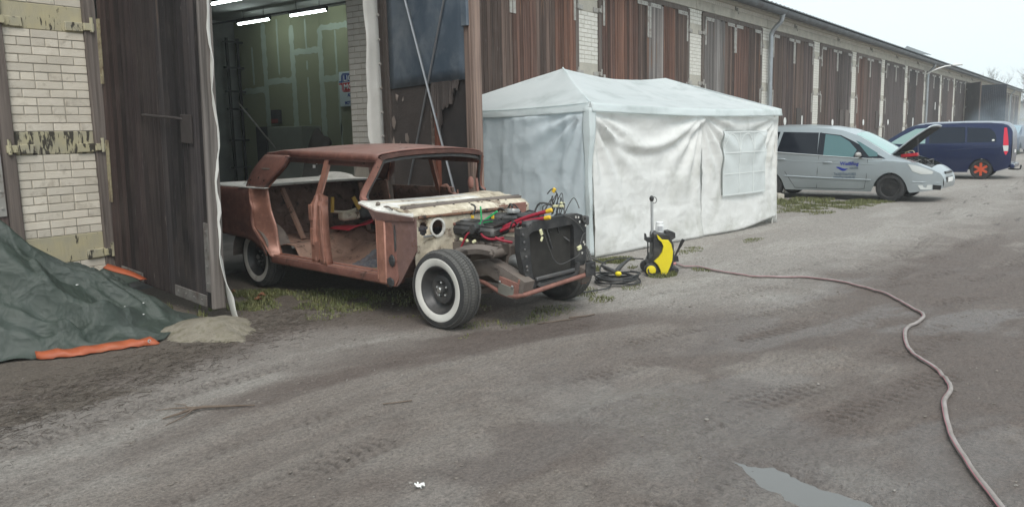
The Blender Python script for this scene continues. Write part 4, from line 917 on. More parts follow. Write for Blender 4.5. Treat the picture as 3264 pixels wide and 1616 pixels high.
# ---- radiator and its support
XR = .52
RS = put('radiator_support', None, CAR, (0, 0, 0)); RS.empty_display_size = .1
O_ = [(-.40, .81), (-.30, .81), (-.24, .855), (.30, .875), (.37, .855), (.42, .81), (.42, .47), (.33, .335), (.28, .305), (-.20, .295), (-.28, .32), (-.36, .46), (-.40, .62)]
I_ = [(-.29, .755), (-.275, .765), (-.24, .775), (.20, .785), (.235, .785), (.255, .765), (.265, .47), (.25, .39), (.22, .375), (-.20, .36), (-.235, .375), (-.265, .44), (-.285, .62)]
m = MB(); n_ = len(O_)
for x, fl_ in ((XR + .03, 0), (XR - .03, 1)): m.v.extend([(x, y, z) for y, z in O_] + [(x, y, z) for y, z in I_])
for i in range(n_):
    j = (i + 1) % n_; m.f += [(i, j, n_ + j, n_ + i), (2 * n_ + i, 3 * n_ + i, 3 * n_ + j, 2 * n_ + j), (i, 2 * n_ + i, 2 * n_ + j, j), (n_ + i, n_ + j, 3 * n_ + j, 3 * n_ + i)]; m.m += [0] * 4
m.build('support_frame', M_blk, RS)
m = MB(); m.sweep([(XR + .045, y, z) for y, z in ((-.22, .35), (-.19, .33), (.20, .345), (.25, .36), (.28, .40), (.285, .46))], [(-.016, -.012), (.016, -.012), (.016, .012), (-.016, .012)], up=(1, 0, 0)); m.box((XR + .045, .0, .395), (.03, .48, .03), (R(1.6), 0, 0), .006); m.build('lower_tray', M_rim, RS, 40)
m = MB(); m.box((XR - .03, .0, .58), (.03, .56, .42)); m.build('radiator_core', M_dark, RS)
m = MB()
for k in range(54): m.box((XR - .012, -.255 + k * .0095, .585), (.012, .0028, .39))
tag(m.build('radiator_fin', mat('radiator_fin_grey', (.10, .095, .088), (.065, .062, .058), 8, .6, .3), RS), kind='stuff')
m = MB(); m.box((XR - .02, 0, .83), (.09, .60, .07), (R(1.5), 0, 0), .02); m.build('header_tank', M_blk, RS, 40)
m = MB()
for y, z in ((-.37, .76), (-.355, .70), (-.35, .64), (-.335, .58), (-.33, .50), (-.325, .47)): m.ball((XR + .034, y, z), (.008, .013, .013), 8, 5)
m.parts('support_bolt', M_rim, RS)
m = MB()
for y, z in ((.28, .845), (.315, .84), (.33, .80), (.40, .80), (.38, .62), (.395, .60), (.36, .53), (.41, .76)): m.box((XR + .034, y, z), (.006, .012, .018), (rg.uniform(-.5, .5), 0, 0))
m.parts('paint_fleck', M_wht, RS)
m = MB(); m.lathe([(.012, 0), (.03, 0), (.03, .015), (.012, .015)], (XR + .03, .39, .82), (1, 0, 0), 14, True); m.box((XR + .02, .44, .80), (.03, .05, .08), None, .01); m.build('headlamp_ear', M_rim, RS)
cable('sensor_wire', [(XR + .05, -.15, .775), (XR + .06, -.09, .62), (XR + .06, -.03, .52), (XR + .065, .05, .478), (XR + .06, .2, .50), (XR + .06, .285, .53), (XR + .055, .305, .60), (XR + .04, .36, .68), (XR + .04, .40, .70)], .0035, M_rim, RS)
cable('sensor_wire', [(XR + .04, .10, .88), (XR + .05, .2, .84), (XR + .05, .30, .78), (XR + .04, .37, .71)], .004, M_rim, RS)
m = MB(); m.box((XR + .065, .285, .585), (.02, .05, .035), (.3, 0, 0), .004); m.box((XR + .06, -.185, .765), (.012, .03, .05), (.4, 0, 0), .003); m.box((XR + .06, -.18, .71), (.012, .02, .04), (-.5, 0, 0), .003); m.parts('pale_connector', M_pal, RS)
cable('loose_hose', [(XR + .04, -.10, .78), (XR + .05, -.08, .70), (XR + .05, -.05, .62)], .010, M_blk, RS)

# ================================================================== PARTY TENT
M_pe = mat('white_tent_sheet', (.86, .86, .835), (.80, .80, .775), 2.5, .55, bmp=.006, bscale=9, dirt=(.52, .52, .47), dscale=1.3, dthr=.62)
M_pel = mat('skylit_white_tent_sheet', (.86, .915, .94), (.81, .865, .89), 2.5, .55, bmp=.006, bscale=9)  # white sheet, pale blue skylight on the side wall painted into its colour
M_per = mat('greyed_tent_roof', (.88, .92, .92), (.82, .87, .87), 2.0, .6, bmp=.004, bscale=40, dirt=(.62, .67, .66), dscale=1.6, dthr=.62)
def crumple(m, sc=3.2, d=.02):
    n = m.node_tree; b = n.nodes['Principled BSDF']; v = coords(n, (1, 1, 1), False); vo = N(n, 'TexVoronoi'); vo.inputs['Scale'].default_value = sc; w = N(n, 'VectorMath', operation='ADD')
    no = N(n, 'TexNoise'); no.inputs['Scale'].default_value = 2.5; lk(n, v, no.inputs['Vector']); sc_ = N(n, 'VectorMath', operation='SCALE'); sc_.inputs['Scale'].default_value = .5; lk(n, no.outputs['Color'], sc_.inputs[0]); lk(n, v, w.inputs[0]); lk(n, sc_.outputs[0], w.inputs[1]); lk(n, w.outputs[0], vo.inputs['Vector'])
    vo2 = N(n, 'TexVoronoi'); vo2.inputs['Scale'].default_value = sc * 3.1; lk(n, w.outputs[0], vo2.inputs['Vector'])
    bump(n, b, math_(n, 'ADD', vo.outputs['Distance'], math_(n, 'MULTIPLY', vo2.outputs['Distance'], .3)), d)
for q_ in (M_pe, M_pel): crumple(q_, 3.2, .012)
def translucent(m, f):
    n = m.node_tree; b = n.nodes['Principled BSDF']; out = n.nodes['Material Output']; t = N(n, 'BsdfTranslucent'); mx = N(n, 'MixShader'); mx.inputs[0].default_value = f
    lk(n, b.inputs['Base Color'].links[0].from_socket, t.inputs[0]); lk(n, b.outputs[0], mx.inputs[1]); lk(n, t.outputs[0], mx.inputs[2]); lk(n, mx.outputs[0], out.inputs[0])
TA = Vector((8.5, -3.2, 0)); TAX = Vector((4.55, -.77, 0)).normalized(); TL = 4.68; TD = 3.0
translucent(M_pel, .5); translucent(M_per, .45)
M_pet = M_pe.copy(); M_pet.name = 'thin_white_tent_sheet'; translucent(M_pet, .15)
TENT = thing('party_tent', 'white party tent with arched plastic window and two roof peaks', 'tent', TA, math.atan2(TAX.y, TAX.x))
def ridged(x, y, o=4):
    s = 0; a = .5
    for k in range(o): s += a * (1 - abs(2 * vn1(x * 2 ** k + 5.1 * k, y * 2 ** k + 3.7 * k) - 1)) ** 2; a *= .5
    return s
def wrinkle(u, v, L, seed):
    x = u * L; z = v * 1.8
    w = .030 * (ridged(x * 1.1 + seed, z * 1.3 + seed) - .4) + .030 * (ridged((x + z) * .9 + seed, (x - z) * .45) - .4)
    w += .016 * (ridged(x * 3.2, z * 2.6 + seed) - .4)
    if seed == 7.7: w += .09 * (vn1(x * 2.9 + .25 * math.sin(z * 2), .3 * z) - .5) * (.5 + .5 * v) + .03 * (1 - abs(2 * vn1(x * 5.5 + .4 * math.sin(z * 1.7), .6 * z + 4) - 1))
    # gathers hanging from the two top corners
    for cx_ in (0, L):
        dx = abs(x - cx_); dz = 1.8 - z; r = math.hypot(dx, dz); a = math.atan2(dz, dx + 1e-3)
        w += .028 * math.sin(a * 17 + seed) * math.exp(-((r - .55) / .55) ** 2)
    for zc in (.52, 1.02, 1.42): w -= .006 * math.exp(-((z - zc - .02 * math.sin(x * 4 + zc * 9)) / .012) ** 2)
    for xc in (.62, 1.25, 1.85): w -= .005 * math.exp(-((x - xc - .02 * math.sin(z * 5)) / .012) ** 2)
    if seed == 1.3:
        t = x / L; zs = 1.78 - .50 * math.sin(math.pi * min(1, t * .95)) ** .8 * (1.15 - t * .6); w += .05 * math.exp(-((z - zs) / .07) ** 2) - .02 * math.exp(-((z - zs + .10) / .06) ** 2)
    return w * smoothstep(0, .06, v) * smoothstep(1, .95, v) + .0 * u
def wallsheet(name, mt, p0, p1, out, L, seed, bellow=.10, zt0=1.80, zt1=1.80, bot=None, nu=90, nv=56, skip=None):
    m = MB(); p0 = Vector(p0); p1 = Vector(p1); o_ = Vector(out)
    def fn(u, v):
        p = p0.lerp(p1, u); z = lerp((bot(u) if bot else 0.015), lerp(zt0, zt1, u), v)
        d = wrinkle(u, v, L, seed) + bellow * (1 - v) ** 2 * (.6 + .4 * math.sin(u * 5 + seed))
        return (p.x + o_.x * d - (.07 * math.sin(math.pi * v) * smoothstep(.85, 1, u) if seed == 1.3 else 0), p.y + o_.y * d, z)
    m.grid(fn, nu, nv, skip=skip); return m.build(name, mt, TENT, 70, .004)
S1 = 2.47
wallsheet('front_wall', M_pet, (.04, 0, 0), (S1 + .02, .0, 0), (0, -1, 0), 2.45, 1.3, .06, 1.80, 1.76)
WIN = (2.98, 4.20, .58, 1.50)
wz = lambda u: .02 + .10 * smoothstep(.4, 1, u)
def wsk(u, v):
    x = S1 + u * (TL - S1); z = lerp(wz(u), 1.74, v); return WIN[0] < x < WIN[1] and WIN[2] < z < WIN[3]
wallsheet('front_wall', M_pet, (S1 + .0, -.004, 0), (TL, .02, 0), (0, -1, 0), 2.2, 4.9, .05, 1.77, 1.72, wz, skip=wsk)
wallsheet('side_wall', M_pel, (0, TD, 0), (0.0, .02, 0), (-1, 0, 0), 2.9, 7.7, .05, 1.82, 1.82)
lc = MB()
def legc(u, v):
    z = lerp(1.84, .05, v); w = .13 * (1 - .55 * v) + .02 * math.sin(v * 9); a = (u - .5) * 2
    return (-.035 - .03 * math.sin(v * 3) + .10 * max(a, 0) * w / .13, -.055 + .10 * max(-a, 0) * w / .13 + .01 * math.sin(v * 14 + u * 3), z)
lc.grid(legc, 10, 40); lc.build('leg_cover', M_per, TENT, 70, .004)
wallsheet('side_wall', M_pet, (TL, 0, 0), (TL, TD, 0), (1, 0, 0), 3.0, 8.8, .05, 1.75, 1.8, nu=30, nv=20)
wallsheet('rear_wall', M_pet, (0, TD, 0), (TL, TD, 0), (0, 1, 0), TL, 3.1, .05, nu=30, nv=16)
# window with printed bars
m, n, b = _nodes('clear_window_film'); b.inputs['Base Color'].default_value = (.66, .70, .69, 1); b.inputs['Roughness'].default_value = .35; b.inputs['Alpha'].default_value = .86
fm = m
def wpt(x, z, e=0.0): return (x, -.03 - wrinkle((x - S1) / (TL - S1), z / 1.74, 2.2, 4.9) * .55 - .02 - e - .03 * math.sin((x - WIN[0]) / (WIN[1] - WIN[0]) * 3.14), z)
mm = MB(); mm.grid(lambda u, v: wpt(lerp(WIN[0] - .02, WIN[1] + .02, u), lerp(WIN[2] - .02, WIN[3] + .02, v)), 34, 26); wo_ = mm.build('tent_window', fm, TENT, 60)
mm = MB()
def barpath(pts): mm.sweep([wpt(x, z, .004) for x, z in pts], [(-.008, -.001), (.008, -.001), (.008, .001), (-.008, .001)], up=(0, 1, 0))
cw = (WIN[1] - WIN[0]) / 3
for k in range(4): barpath([(WIN[0] + cw * k, lerp(WIN[2], WIN[3], t / 12)) for t in range(13)])
for z in (WIN[2], WIN[2] + .31, WIN[2] + .62, WIN[3]): barpath([(lerp(WIN[0], WIN[1], t / 16), z) for t in range(17)])
for k in range(3):
    xc = WIN[0] + cw * (k + .5); barpath([(xc + cw * .46 * math.cos(t), WIN[2] + .66 + .24 * math.sin(t)) for t in [math.pi * q / 10 for q in range(11)]])
mm.build('window_bars', plain('frosted_bar_print', (.72, .745, .73), .5), wo_)
# roof
PK1, PK2 = Vector((1.20, 1.5, 2.46)), Vector((3.70, 1.5, 2.40))
def ridge(t):
    p = PK1.lerp(PK2, t); p.z -= .085 * math.sin(math.pi * t); return p
def eave(t, side):
    z = 1.90 - .05 * t - .035 * math.sin(math.pi * t); return Vector((t * TL, -.03 if side == 0 else TD + .03, z))
mm = MB()
for side in (0, 1):
    def rs(u, v):
        e = eave(u, side); r = ridge(u); p = e.lerp(r, v); p.z -= .045 * math.sin(math.pi * v) * (.5 + .5 * math.sin(math.pi * u)) + .010 * (ridged(u * 5, v * 3 + side) - .4); return p
    mm.grid(rs, 50, 22)
for end in (0, 1):
    x = 0 if end == 0 else TL; pk = PK1 if end == 0 else PK2
    def hs(u, v):
        a = eave(end, 0); c = eave(end, 1); e = a.lerp(c, u); e.z -= .03 * math.sin(math.pi * u); e.x += -.03 if end == 0 else .03; p = e.lerp(pk, v); p.z -= .04 * math.sin(math.pi * v) * math.sin(math.pi * u) + .008 * (ridged(u * 4, v * 3 + 9) - .4); return p
    mm.grid(hs, 26, 22)
tr = mm.build('tent_roof', M_per, TENT, 60)
mm = MB()
mm.tube([tr_ for tr_ in [eave(0, 0).lerp(PK1, t / 8) - Vector((0, 0, .035 * math.sin(math.pi * t / 8))) + Vector((0, 0, .008)) for t in range(9)]], .012, 6); mm.build('hip_seam', M_per, tr)
mm = MB()
def val(p0, p1, out, sag):
    p0 = Vector(p0); p1 = Vector(p1); o_ = Vector(out)
    def fn(u, v):
        p = p0.lerp(p1, u); p.z -= sag * math.sin(math.pi * u); d = .012 + .022 * v + .014 * ridged(u * 9, v); q = p + o_ * d; q.z -= v * .105; return q
    mm.grid(fn, 50, 5)
val(eave(0, 0), eave(1, 0), (0, -1, 0), .035); val(eave(0, 1), eave(0, 0), (-1, 0, 0), .03); val(eave(1, 0), eave(1, 1), (1, 0, 0), .03)
mm.build('valance', M_per, tr, 60, .004)
for x, y in ((.02, .05), (S1, .05), (TL - .03, .05), (.03, TD - .05), (TL - .03, TD - .05), (.03, 1.5)):
    mm = MB(); mm.tube([(x, y, 0), (x, y, 1.86)], .018, 8); mm.build('tent_pole', M_wht, TENT)

# ================================================================== GREEN TARPAULIN
M_tarp = mat('green_tarpaulin', (.033, .046, .036), (.046, .060, .049), 2.2, .6, bmp=.006, bscale=24, dirt=(.072, .084, .076), dscale=2.6, dthr=.60, dsoft=.15)
M_org = mat('orange_hem', (.42, .10, .036), (.32, .075, .03), 6, .55, dirt=(.30, .12, .06), dscale=7, dthr=.68)
TB = [(1.1, -1.75), (1.9, -1.9), (2.34, -1.97), (2.55, -2.12), (2.74, -2.25), (3.05, -2.36), (3.25, -2.44), (3.52, -2.26), (3.72, -2.14), (3.90, -2.0), (3.93, -1.5), (3.98, -.9), (3.85, -.5), (3.4, -.32), (2.6, -.25), (1.6, -.22), (.9, -.6), (.8, -1.2)]
tcen = Vector((2.75, -1.15, 0))
TBc = catmull([(x, y, 0) for x, y in TB] + [(TB[0][0], TB[0][1], 0)], 10)
def tarp_h(x, y):
    yb = interp([(1.0, -1.75), (2.34, -1.97), (3.05, -2.36), (3.3, -2.4), (3.7, -2.15), (3.90, -2.0), (3.99, -1.6)], x)
    h = interp([(1.0, 1.0), (2.0, 1.12), (2.45, 1.08), (2.72, .90), (2.94, .62), (3.2, .45), (3.45, .40), (3.72, .36), (3.86, .26), (3.95, .10)], x)
    t = min(1, max(0, (-1.15 - y) / (-1.15 - yb))); b_ = smoothstep(-.25, -.8, y)
    return h * (1 - t ** 1.25) * (.35 + .65 * b_) + .02
    h = 1.02 * math.exp(-((x - 2.05) / .62) ** 2 - ((y + .95) / .75) ** 2) + .34 * math.exp(-((x - 3.15) / .45) ** 2 - ((y + 1.10) / .55) ** 2) + .22 * math.exp(-((x - 3.55) / .30) ** 2 - ((y + 1.55) / .40) ** 2) + .20 * math.exp(-((x - 2.75) / .35) ** 2 - ((y + 1.75) / .35) ** 2) + .10
    return h
FOLDS = []
for P_, A_f, W_f in (([(2.25, -1.2), (2.6, -1.6), (2.95, -1.95), (3.25, -2.2)], .12, .10), ([(2.5, -1.05), (2.9, -1.4), (3.25, -1.6), (3.6, -1.95)], .10, .09), ([(2.05, -1.35), (2.3, -1.75), (2.5, -2.05)], .10, .09), ([(2.9, -1.15), (3.3, -1.3), (3.75, -1.7)], .09, .07), ([(2.6, -2.0), (2.95, -2.08), (3.25, -2.02), (3.42, -1.9)], .10, .06), ([(1.7, -1.3), (1.9, -1.6), (2.1, -1.85)], .08, .09), ([(3.15, -.95), (3.55, -1.05), (3.9, -1.35)], .07, .06), ([(3.45, -1.5), (3.55, -1.8), (3.58, -2.0)], .06, .04), ([(3.15, -1.55), (3.25, -1.8), (3.25, -2.0)], .05, .04), ([(2.75, -1.3), (2.8, -1.6), (2.75, -1.9)], .05, .05), ([(2.45, -1.7), (2.75, -2.0), (2.9, -2.2)], .06, .04)):
    n_f = len(P_) - 1; FOLDS.append(([(P_[k], P_[k + 1], k / n_f, (k + 1) / n_f) for k in range(n_f)], A_f, W_f))
def tarp_pt(i, s):
    b = TBc[i % len(TBc)]; p = tcen.lerp(b, s); x, y = p.x, p.y
    a = math.atan2(y - tcen.y, x - tcen.x)
    edge = 1 - s ** 5
    z = tarp_h(x, y) * edge
    ha = math.atan2(y + .95, x - 2.0); hr = math.hypot(x - 2.0, y + .95)
    w1 = 1 - abs(math.sin(ha * 6.5 + 1.1 * math.sin(hr * 2.6) + .6)); w2 = 1 - abs(math.sin(ha * 13 + 1.7 * math.sin(hr * 3.1)))
    f = .05 * (w1 ** 2 - .3) * smoothstep(.3, .9, hr) + .10 * (fb1(x * 1.6 + 2, y * 1.8, 2) - .4)
    for FP, FA, FW in FOLDS:
        best = 9; tt = 0
        for (ax, ay), (bx, by), t0, t1 in FP:
            ux, uy = bx - ax, by - ay; L2 = ux * ux + uy * uy; q = max(0, min(1, ((x - ax) * ux + (y - ay) * uy) / L2)); dx, dy = x - ax - ux * q, y - ay - uy * q; dd = math.hypot(dx, dy)
            if dd < abs(best): best = dd if ux * dy - uy * dx > 0 else -dd; tt = t0 + (t1 - t0) * q
        e_ = math.sin(math.pi * (.08 + .84 * tt)); ww = FW * (1.0 if best > 0 else .45)
        f += FA * e_ * math.exp(-(best / ww) ** 2) - FA * .45 * e_ * math.exp(-((best + FW * 1.1) / (FW * .7)) ** 2)
    pl = .02 * math.sin(a * 15 + 2.2 * math.sin(a * 4)) * smoothstep(.35, .95, s)
    z += (f + pl) * smoothstep(1.0, .86, s)
    z = max(z, .0) + gz(x, y) + .008 + .03 * smoothstep(.9, 1, s) * abs(math.sin(i * .35)) * .6
    q = 1 + .0 * s; return Vector((x + .03 * math.sin(s * 9 + i * .2) * s * (1 - s), y, z))
NT = len(TBc) - 1; NS = 60
mm = MB(); vs = [tarp_pt(i, (j / NS) ** .8) for i in range(NT) for j in range(NS + 1)]
mm.add(vs, [(i * (NS + 1) + j, i * (NS + 1) + j + 1, ((i + 1) % NT) * (NS + 1) + j + 1, ((i + 1) % NT) * (NS + 1) + j) for i in range(NT) for j in range(NS)])
tp = thing('tarpaulin', 'green tarpaulin with orange hem heaped beside the open door leaf', 'tarpaulin')
crumple(M_tarp, 6.0, .02)
ts = mm.build('tarp_sheet', M_tarp, tp, 80)
mm = MB(); idx = [i for i in range(NT) if TBc[i].y < -2.08 and TBc[i].x < 3.24]
P0 = [tarp_pt(i, .985) for i in idx]; vs = []
for k, p in enumerate(P0):
    w = .062 * (0.5 + .5 * math.sin(min(1, k / 6) * 1.57)) * (1 + .15 * math.sin(k * .7)); nrm = (Vector((p.x, p.y, 0)) - Vector((tcen.x, tcen.y, 0))).normalized()
    z = gz(p.x, p.y); vs += [(p.x - nrm.x * .02, p.y - nrm.y * .02, z + .048 + .018 * vn1(k * .45, 3)), (p.x + nrm.x * w * .4, p.y + nrm.y * w * .4, z + .026 + .022 * vn1(k * .6, 7)), (p.x + nrm.x * w * (.8 + .4 * vn1(k * .5, 1)), p.y + nrm.y * w * (.8 + .4 * vn1(k * .5, 1)), z + .006 + .012 * vn1(k * .8, 9))]
mm.add(vs, [(k * 3 + j, k * 3 + j + 1, k * 3 + j + 4, k * 3 + j + 3) for k in range(len(P0) - 1) for j in range(2)]); mm.build('orange_hem', M_org, tp, 25, .002)
mm = MB(); p = P0[-4]; mm.lathe([(.009, 0), (.016, 0), (.016, .004), (.009, .004)], (p.x + .02, p.y - .035, p.z + .012), (.2, -.8, .5), 12, True); mm.build('eyelet', M_stl, tp)
# corner of the sheet thrown up against the wall and its orange edge
def flap(u, v):
    a = Vector((3.28, -.80, .22)).lerp(Vector((3.80, -.62, .40)), u); c = Vector((3.30, -1.12, .27)).lerp(Vector((3.97, -.98, .22)), u); p = a.lerp(c, v); p.z += .03 * math.sin(u * 5 + v * 3); return p
mm = MB(); mm.grid(flap, 16, 10); mm.build('tarp_fold', M_tarp, tp, 60, .004)
mm = MB(); mm.grid(lambda u, v: Vector(flap(.96 + .12 * u, v)) + Vector((0, 0, .008)), 2, 10); mm.build('orange_hem', M_org, tp, 60, .004)
def ridge_fold(pts, r):
    m_ = MB(); m_.tube(catmull(pts, 6), r, 8); return m_
mm = MB()
for k in range(5):
    i = random.randrange(NT); s = random.uniform(.4, .85); q = tarp_pt(30 + int(random.random() * 70), s); mm.ball((q.x, q.y, q.z + .004), (.012, .012, .004), 6, 4, .3)
mm.parts('bird_dropping', M_pe, tp)

# ================================================================== SAND HEAP
M_sand = mat('mossy_sand', (.30, .268, .212), (.24, .21, .16), 9, .95, bmp=.03, bscale=45, dirt=(.18, .16, .10), dscale=13, dthr=.60)
mm = MB()
def sand(u, v):
    a = u * 2 * math.pi; r = v; q_ = 1 + .55 * (vn1(2.5 + 1.6 * math.cos(a), 2.5 + 1.6 * math.sin(a)) - .5) + .25 * (vn1(5 * math.cos(a) + 9, 5 * math.sin(a) + 9) - .5); x = 3.72 + .42 * r * q_ * math.cos(a) + .06 * math.sin(2 * a) * r; y = -2.44 + .48 * r * q_ * math.sin(a)
    h = .10 * (1 - r ** 1.4) + .03 * ((fb1(x * 7, y * 7, 4)) - .45) * (1 - r * .7) + .015 * ((fb1(x * 22, y * 22, 3)) - .45) * (1 - r)
    return (x, y, gz(x, y) - .006 + max(h, -.02 * r))
mm.grid(sand, 80, 30); so_ = mm.build('sand_heap', M_sand, None, 80); tag(so_, 'low pale mossy heap of sand beside the tarpaulin', 'sand heap')

# ================================================================== PRESSURE WASHER
M_ywl = mat('yellow_plastic', (.80, .66, .02), (.72, .58, .02), 4, .38)
WS = thing('pressure_washer', 'yellow and black pressure washer standing on grass by the tent', 'pressure washer', (7.90, -4.45, gz(7.9, -4.45)), math.atan2(-_f0.x, _f0.y))
WS.rotation_euler[2] = math.atan2(_r0.y, _r0.x)
def wl(px, py): return ((px - 700) / 947.0, (1010 - py) / 947.0)
def slab(name, pts, y0, y1, mt, bev=0.0, sm=30, par=None):
    m_ = MB(); P = [wl(*p) for p in pts]; k = len(P)
    cx_ = sum(p[0] for p in P) / k; cz_ = sum(p[1] for p in P) / k
    def ring(y, e): return [(cx_ + (p[0] - cx_) * e, y, cz_ + (p[1] - cz_) * e) for p in P]
    e = 1 - bev; R_ = [ring(y0, e), ring(y0 + bev * .5, 1), ring(y1 - bev * .5, 1), ring(y1, e)] if bev else [ring(y0, 1), ring(y1, 1)]
    vs = [q for r_ in R_ for q in r_]; fs = [tuple(range(k)), tuple((len(R_) - 1) * k + i for i in range(k - 1, -1, -1))]
    for a in range(len(R_) - 1): fs += [(a * k + i, (a + 1) * k + i, (a + 1) * k + (i + 1) % k, a * k + (i + 1) % k) for i in range(k)]
    m_.add(vs, fs); return m_.build(name, mt, par or WS, sm)
slab('body', [(612, 600), (620, 578), (660, 572), (760, 590), (800, 640), (826, 700), (830, 800), (825, 900), (790, 1005), (640, 1008), (560, 900), (575, 850), (612, 800)], -.10, .16, M_blk, .06)
YS = [(645, 590), (662, 600), (700, 640), (762, 646), (792, 685), (812, 765), (805, 860), (780, 930), (745, 1010), (690, 1010), (682, 960), (652, 900), (615, 862), (662, 820), (697, 770), (712, 705), (692, 658), (655, 625)]
# tessellated as a bulging shell
ysf = slab('yellow_shell', YS, -.135, -.085, M_ywl, .05)
mm = MB(); mm.lathe([(0, -.045), (.045, -.044), (.058, -.036), (.067, -.026), (.069, 0), (.067, .03), (0, .03)], ((580 - 700) / 947, -.13, .069), (0, 1, 0), 28); wh_ = mm.build('wheel', M_blk, WS, 40)
mm = MB(); mm.lathe([(0, -.052), (.035, -.051), (.050, -.047), (.052, -.040)], ((580 - 700) / 947, -.13, .069), (0, 1, 0), 28); mm.build('wheel_cap', M_ywl, wh_, 40)
mm = MB(); cx_ = (580 - 700) / 947
mm.prism([(cx_ - .042, -.184, .082), (cx_ - .026, -.184, .092), (cx_ - .018, -.184, .050), (cx_ + .008, -.184, .036), (cx_ + .034, -.184, .046), (cx_ + .038, -.184, .034), (cx_ + .004, -.184, .017), (cx_ - .034, -.184, .038)], (0, .004, 0)); mm.build('cap_emblem', M_blk, wh_)
mm = MB(); mm.lathe([(.067, 0), (.067, .05)], ((580 - 700) / 947, .12, .069), (0, 1, 0), 20); mm.build('wheel', M_blk, WS, 40)
mm = MB(); x_, _ = wl(618, 0); mm.tube([(x_, .02, wl(0, 600)[1]), (x_ - .003, .02, wl(0, 262)[1])], .013, 8); mm.tube([(x_ + .016, .06, wl(0, 600)[1]), (x_ + .013, .06, wl(0, 262)[1])], .009, 8); mm.build('telescopic_handle', mat('satin_aluminium', (.62, .63, .63), (.5, .5, .5), 5, .35, .6), WS, 40)
mm = MB(); mm.ball((x_ - .002, .03, wl(0, 235)[1]), (.025, .03, .034), 12, 8); mm.tube([(x_ + .020 + .03 * math.cos(t), .02, wl(0, 250)[1] + .034 * math.sin(t)) for t in [k * .5 for k in range(-4, 6)]], .004, 5); mm.build('handle_grip', M_blk, WS, 40)
slab('lance_holder', [(538, 590), (548, 586), (556, 625), (606, 628), (606, 678), (560, 672), (540, 655)], -.05, .03, M_blk)
mm = MB(); mm.tube([(wl(570, 0)[0], -.02, wl(0, 675)[1]), (wl(571, 0)[0], -.02, wl(0, 850)[1])], .008, 6); mm.build('spray_lance', M_blk, WS)
slab('accessory_holder', [(750, 566), (790, 560), (842, 582), (846, 632), (800, 660), (757, 636)], -.06, .08, M_blk)
slab('lower_bracket', [(800, 815), (872, 822), (880, 875), (805, 882)], -.07, .07, M_blk)
slab('foot', [(750, 1012), (780, 932), (870, 945), (876, 965), (858, 1004)], -.09, .14, M_blk)
mm = MB(); a = Vector((wl(858, 0)[0], 0, wl(0, 822)[1])); b = Vector((wl(935, 0)[0], -.02, wl(0, 655)[1])); mm.tube([a, a.lerp(b, .5), a.lerp(b, .6), b], [.010, .013, .017, .019], 8); mm.build('trigger_handle', M_blk, WS, 40)
mm = MB(); mm.lathe([(.014, 0), (.017, .01), (.017, .04), (.013, .055)], (wl(800, 0)[0], -.06, wl(0, 897)[1]), (1, 0, 0), 12); mm.build('hose_coupling', plain('pink_coupling', (.55, .25, .24), .5), WS, 40)
BT = thing('detergent_bottle', 'white plastic bottle standing on top of the pressure washer', 'bottle')
wm_ = Matrix.Translation(Vector((7.90, -4.45, gz(7.9, -4.45)))) @ Matrix.Rotation(WS.rotation_euler[2], 4, 'Z')
BT.location = wm_ @ Vector((0.0, .035, wl(0, 588)[1])); BT.rotation_euler = WS.rotation_euler
mm = MB(); mm.lathe([(.0, 0), (.042, 0), (.044, .01), (.044, .09), (.038, .098), (0, .098)], (0, 0, 0), (0, 0, 1), 20); mm.build('bottle_body', plain('white_plastic', (.74, .75, .74), .4), BT, 40)
mm = MB(); mm.lathe([(.038, .098), (.040, .100), (.040, .116), (.034, .120), (0, .120)], (0, 0, 0), (0, 0, 1), 20); mm.build('bottle_cap', plain('white_cap', (.78, .79, .78), .4), BT, 40)
mm = MB(); mm.grid(lambda u, v: (.0452 * math.sin(-.7 + 1.3 * u), -.0452 * math.cos(-.7 + 1.3 * u), .025 + .05 * v), 8, 2); mm.build('bottle_label', plain('grey_label_print', (.45, .46, .47), .5), BT)
# hoses
M_hose = mat('black_rubber_hose', (.03, .03, .032), (.05, .05, .05), 9, .6)
M_ghose = mat('dusty_pink_garden_hose', (.25, .22, .205), (.33, .295, .28), 6, .65, dirt=(.20, .175, .155), dscale=9, dthr=.55)
HP = [(8.02, -4.56), (8.30, -4.50), (8.44, -4.64), (8.29, -4.95), (8.22, -5.28), (8.27, -5.58), (8.40, -5.86), (8.35, -6.09), (8.25, -6.32), (8.08, -6.55), (7.9, -6.76), (7.59, -6.94), (7.34, -7.1), (7.15, -7.175), (6.94, -7.18), (6.7, -7.14), (6.48, -7.16), (6.17, -7.23), (5.9, -7.34), (5.72, -7.44), (5.58, -7.53), (5.39, -7.6), (5.17, -7.65), (4.95, -7.65), (4.76, -7.68), (4.52, -7.73), (4.32, -7.78), (4.09, -7.86), (3.93, -7.92), (3.79, -7.98), (3.68, -8.03), (3.5, -8.10), (3.2, -8.2)]
HPP = catmull([(x, y, 0) for x, y in HP], 7)
path = [Vector((p.x, p.y, gz(p.x, p.y) + .014 + (.10 * max(0, 1 - i / 9) if i < 9 else 0))) for i, p in enumerate(HPP)]
GH = thing('garden_hose', 'long dusty pink hose snaking from the pressure washer across the yard', 'hose')
mm = MB(); mm.tube(path, .0135, 8); mm.build('hose_tube', M_ghose, GH, 60)
mm = MB(); st = []
for i, p in enumerate(path):
    t = (path[min(i + 1, len(path) - 1)] - path[max(i - 1, 0)]).normalized(); sd = t.cross(Vector((0, 0, 1))).normalized(); a = .9 + .5 * math.sin(i * .11); st.append(p + sd * (-.0122 * math.cos(a * .5)) * -1 + Vector((0, 0, .0122 * math.sin(a * .5))))
mm.tube(st, .0030, 5); mm.build('hose_stripe', plain('pink_stripe', (.42, .16, .19), .6), GH, 60)
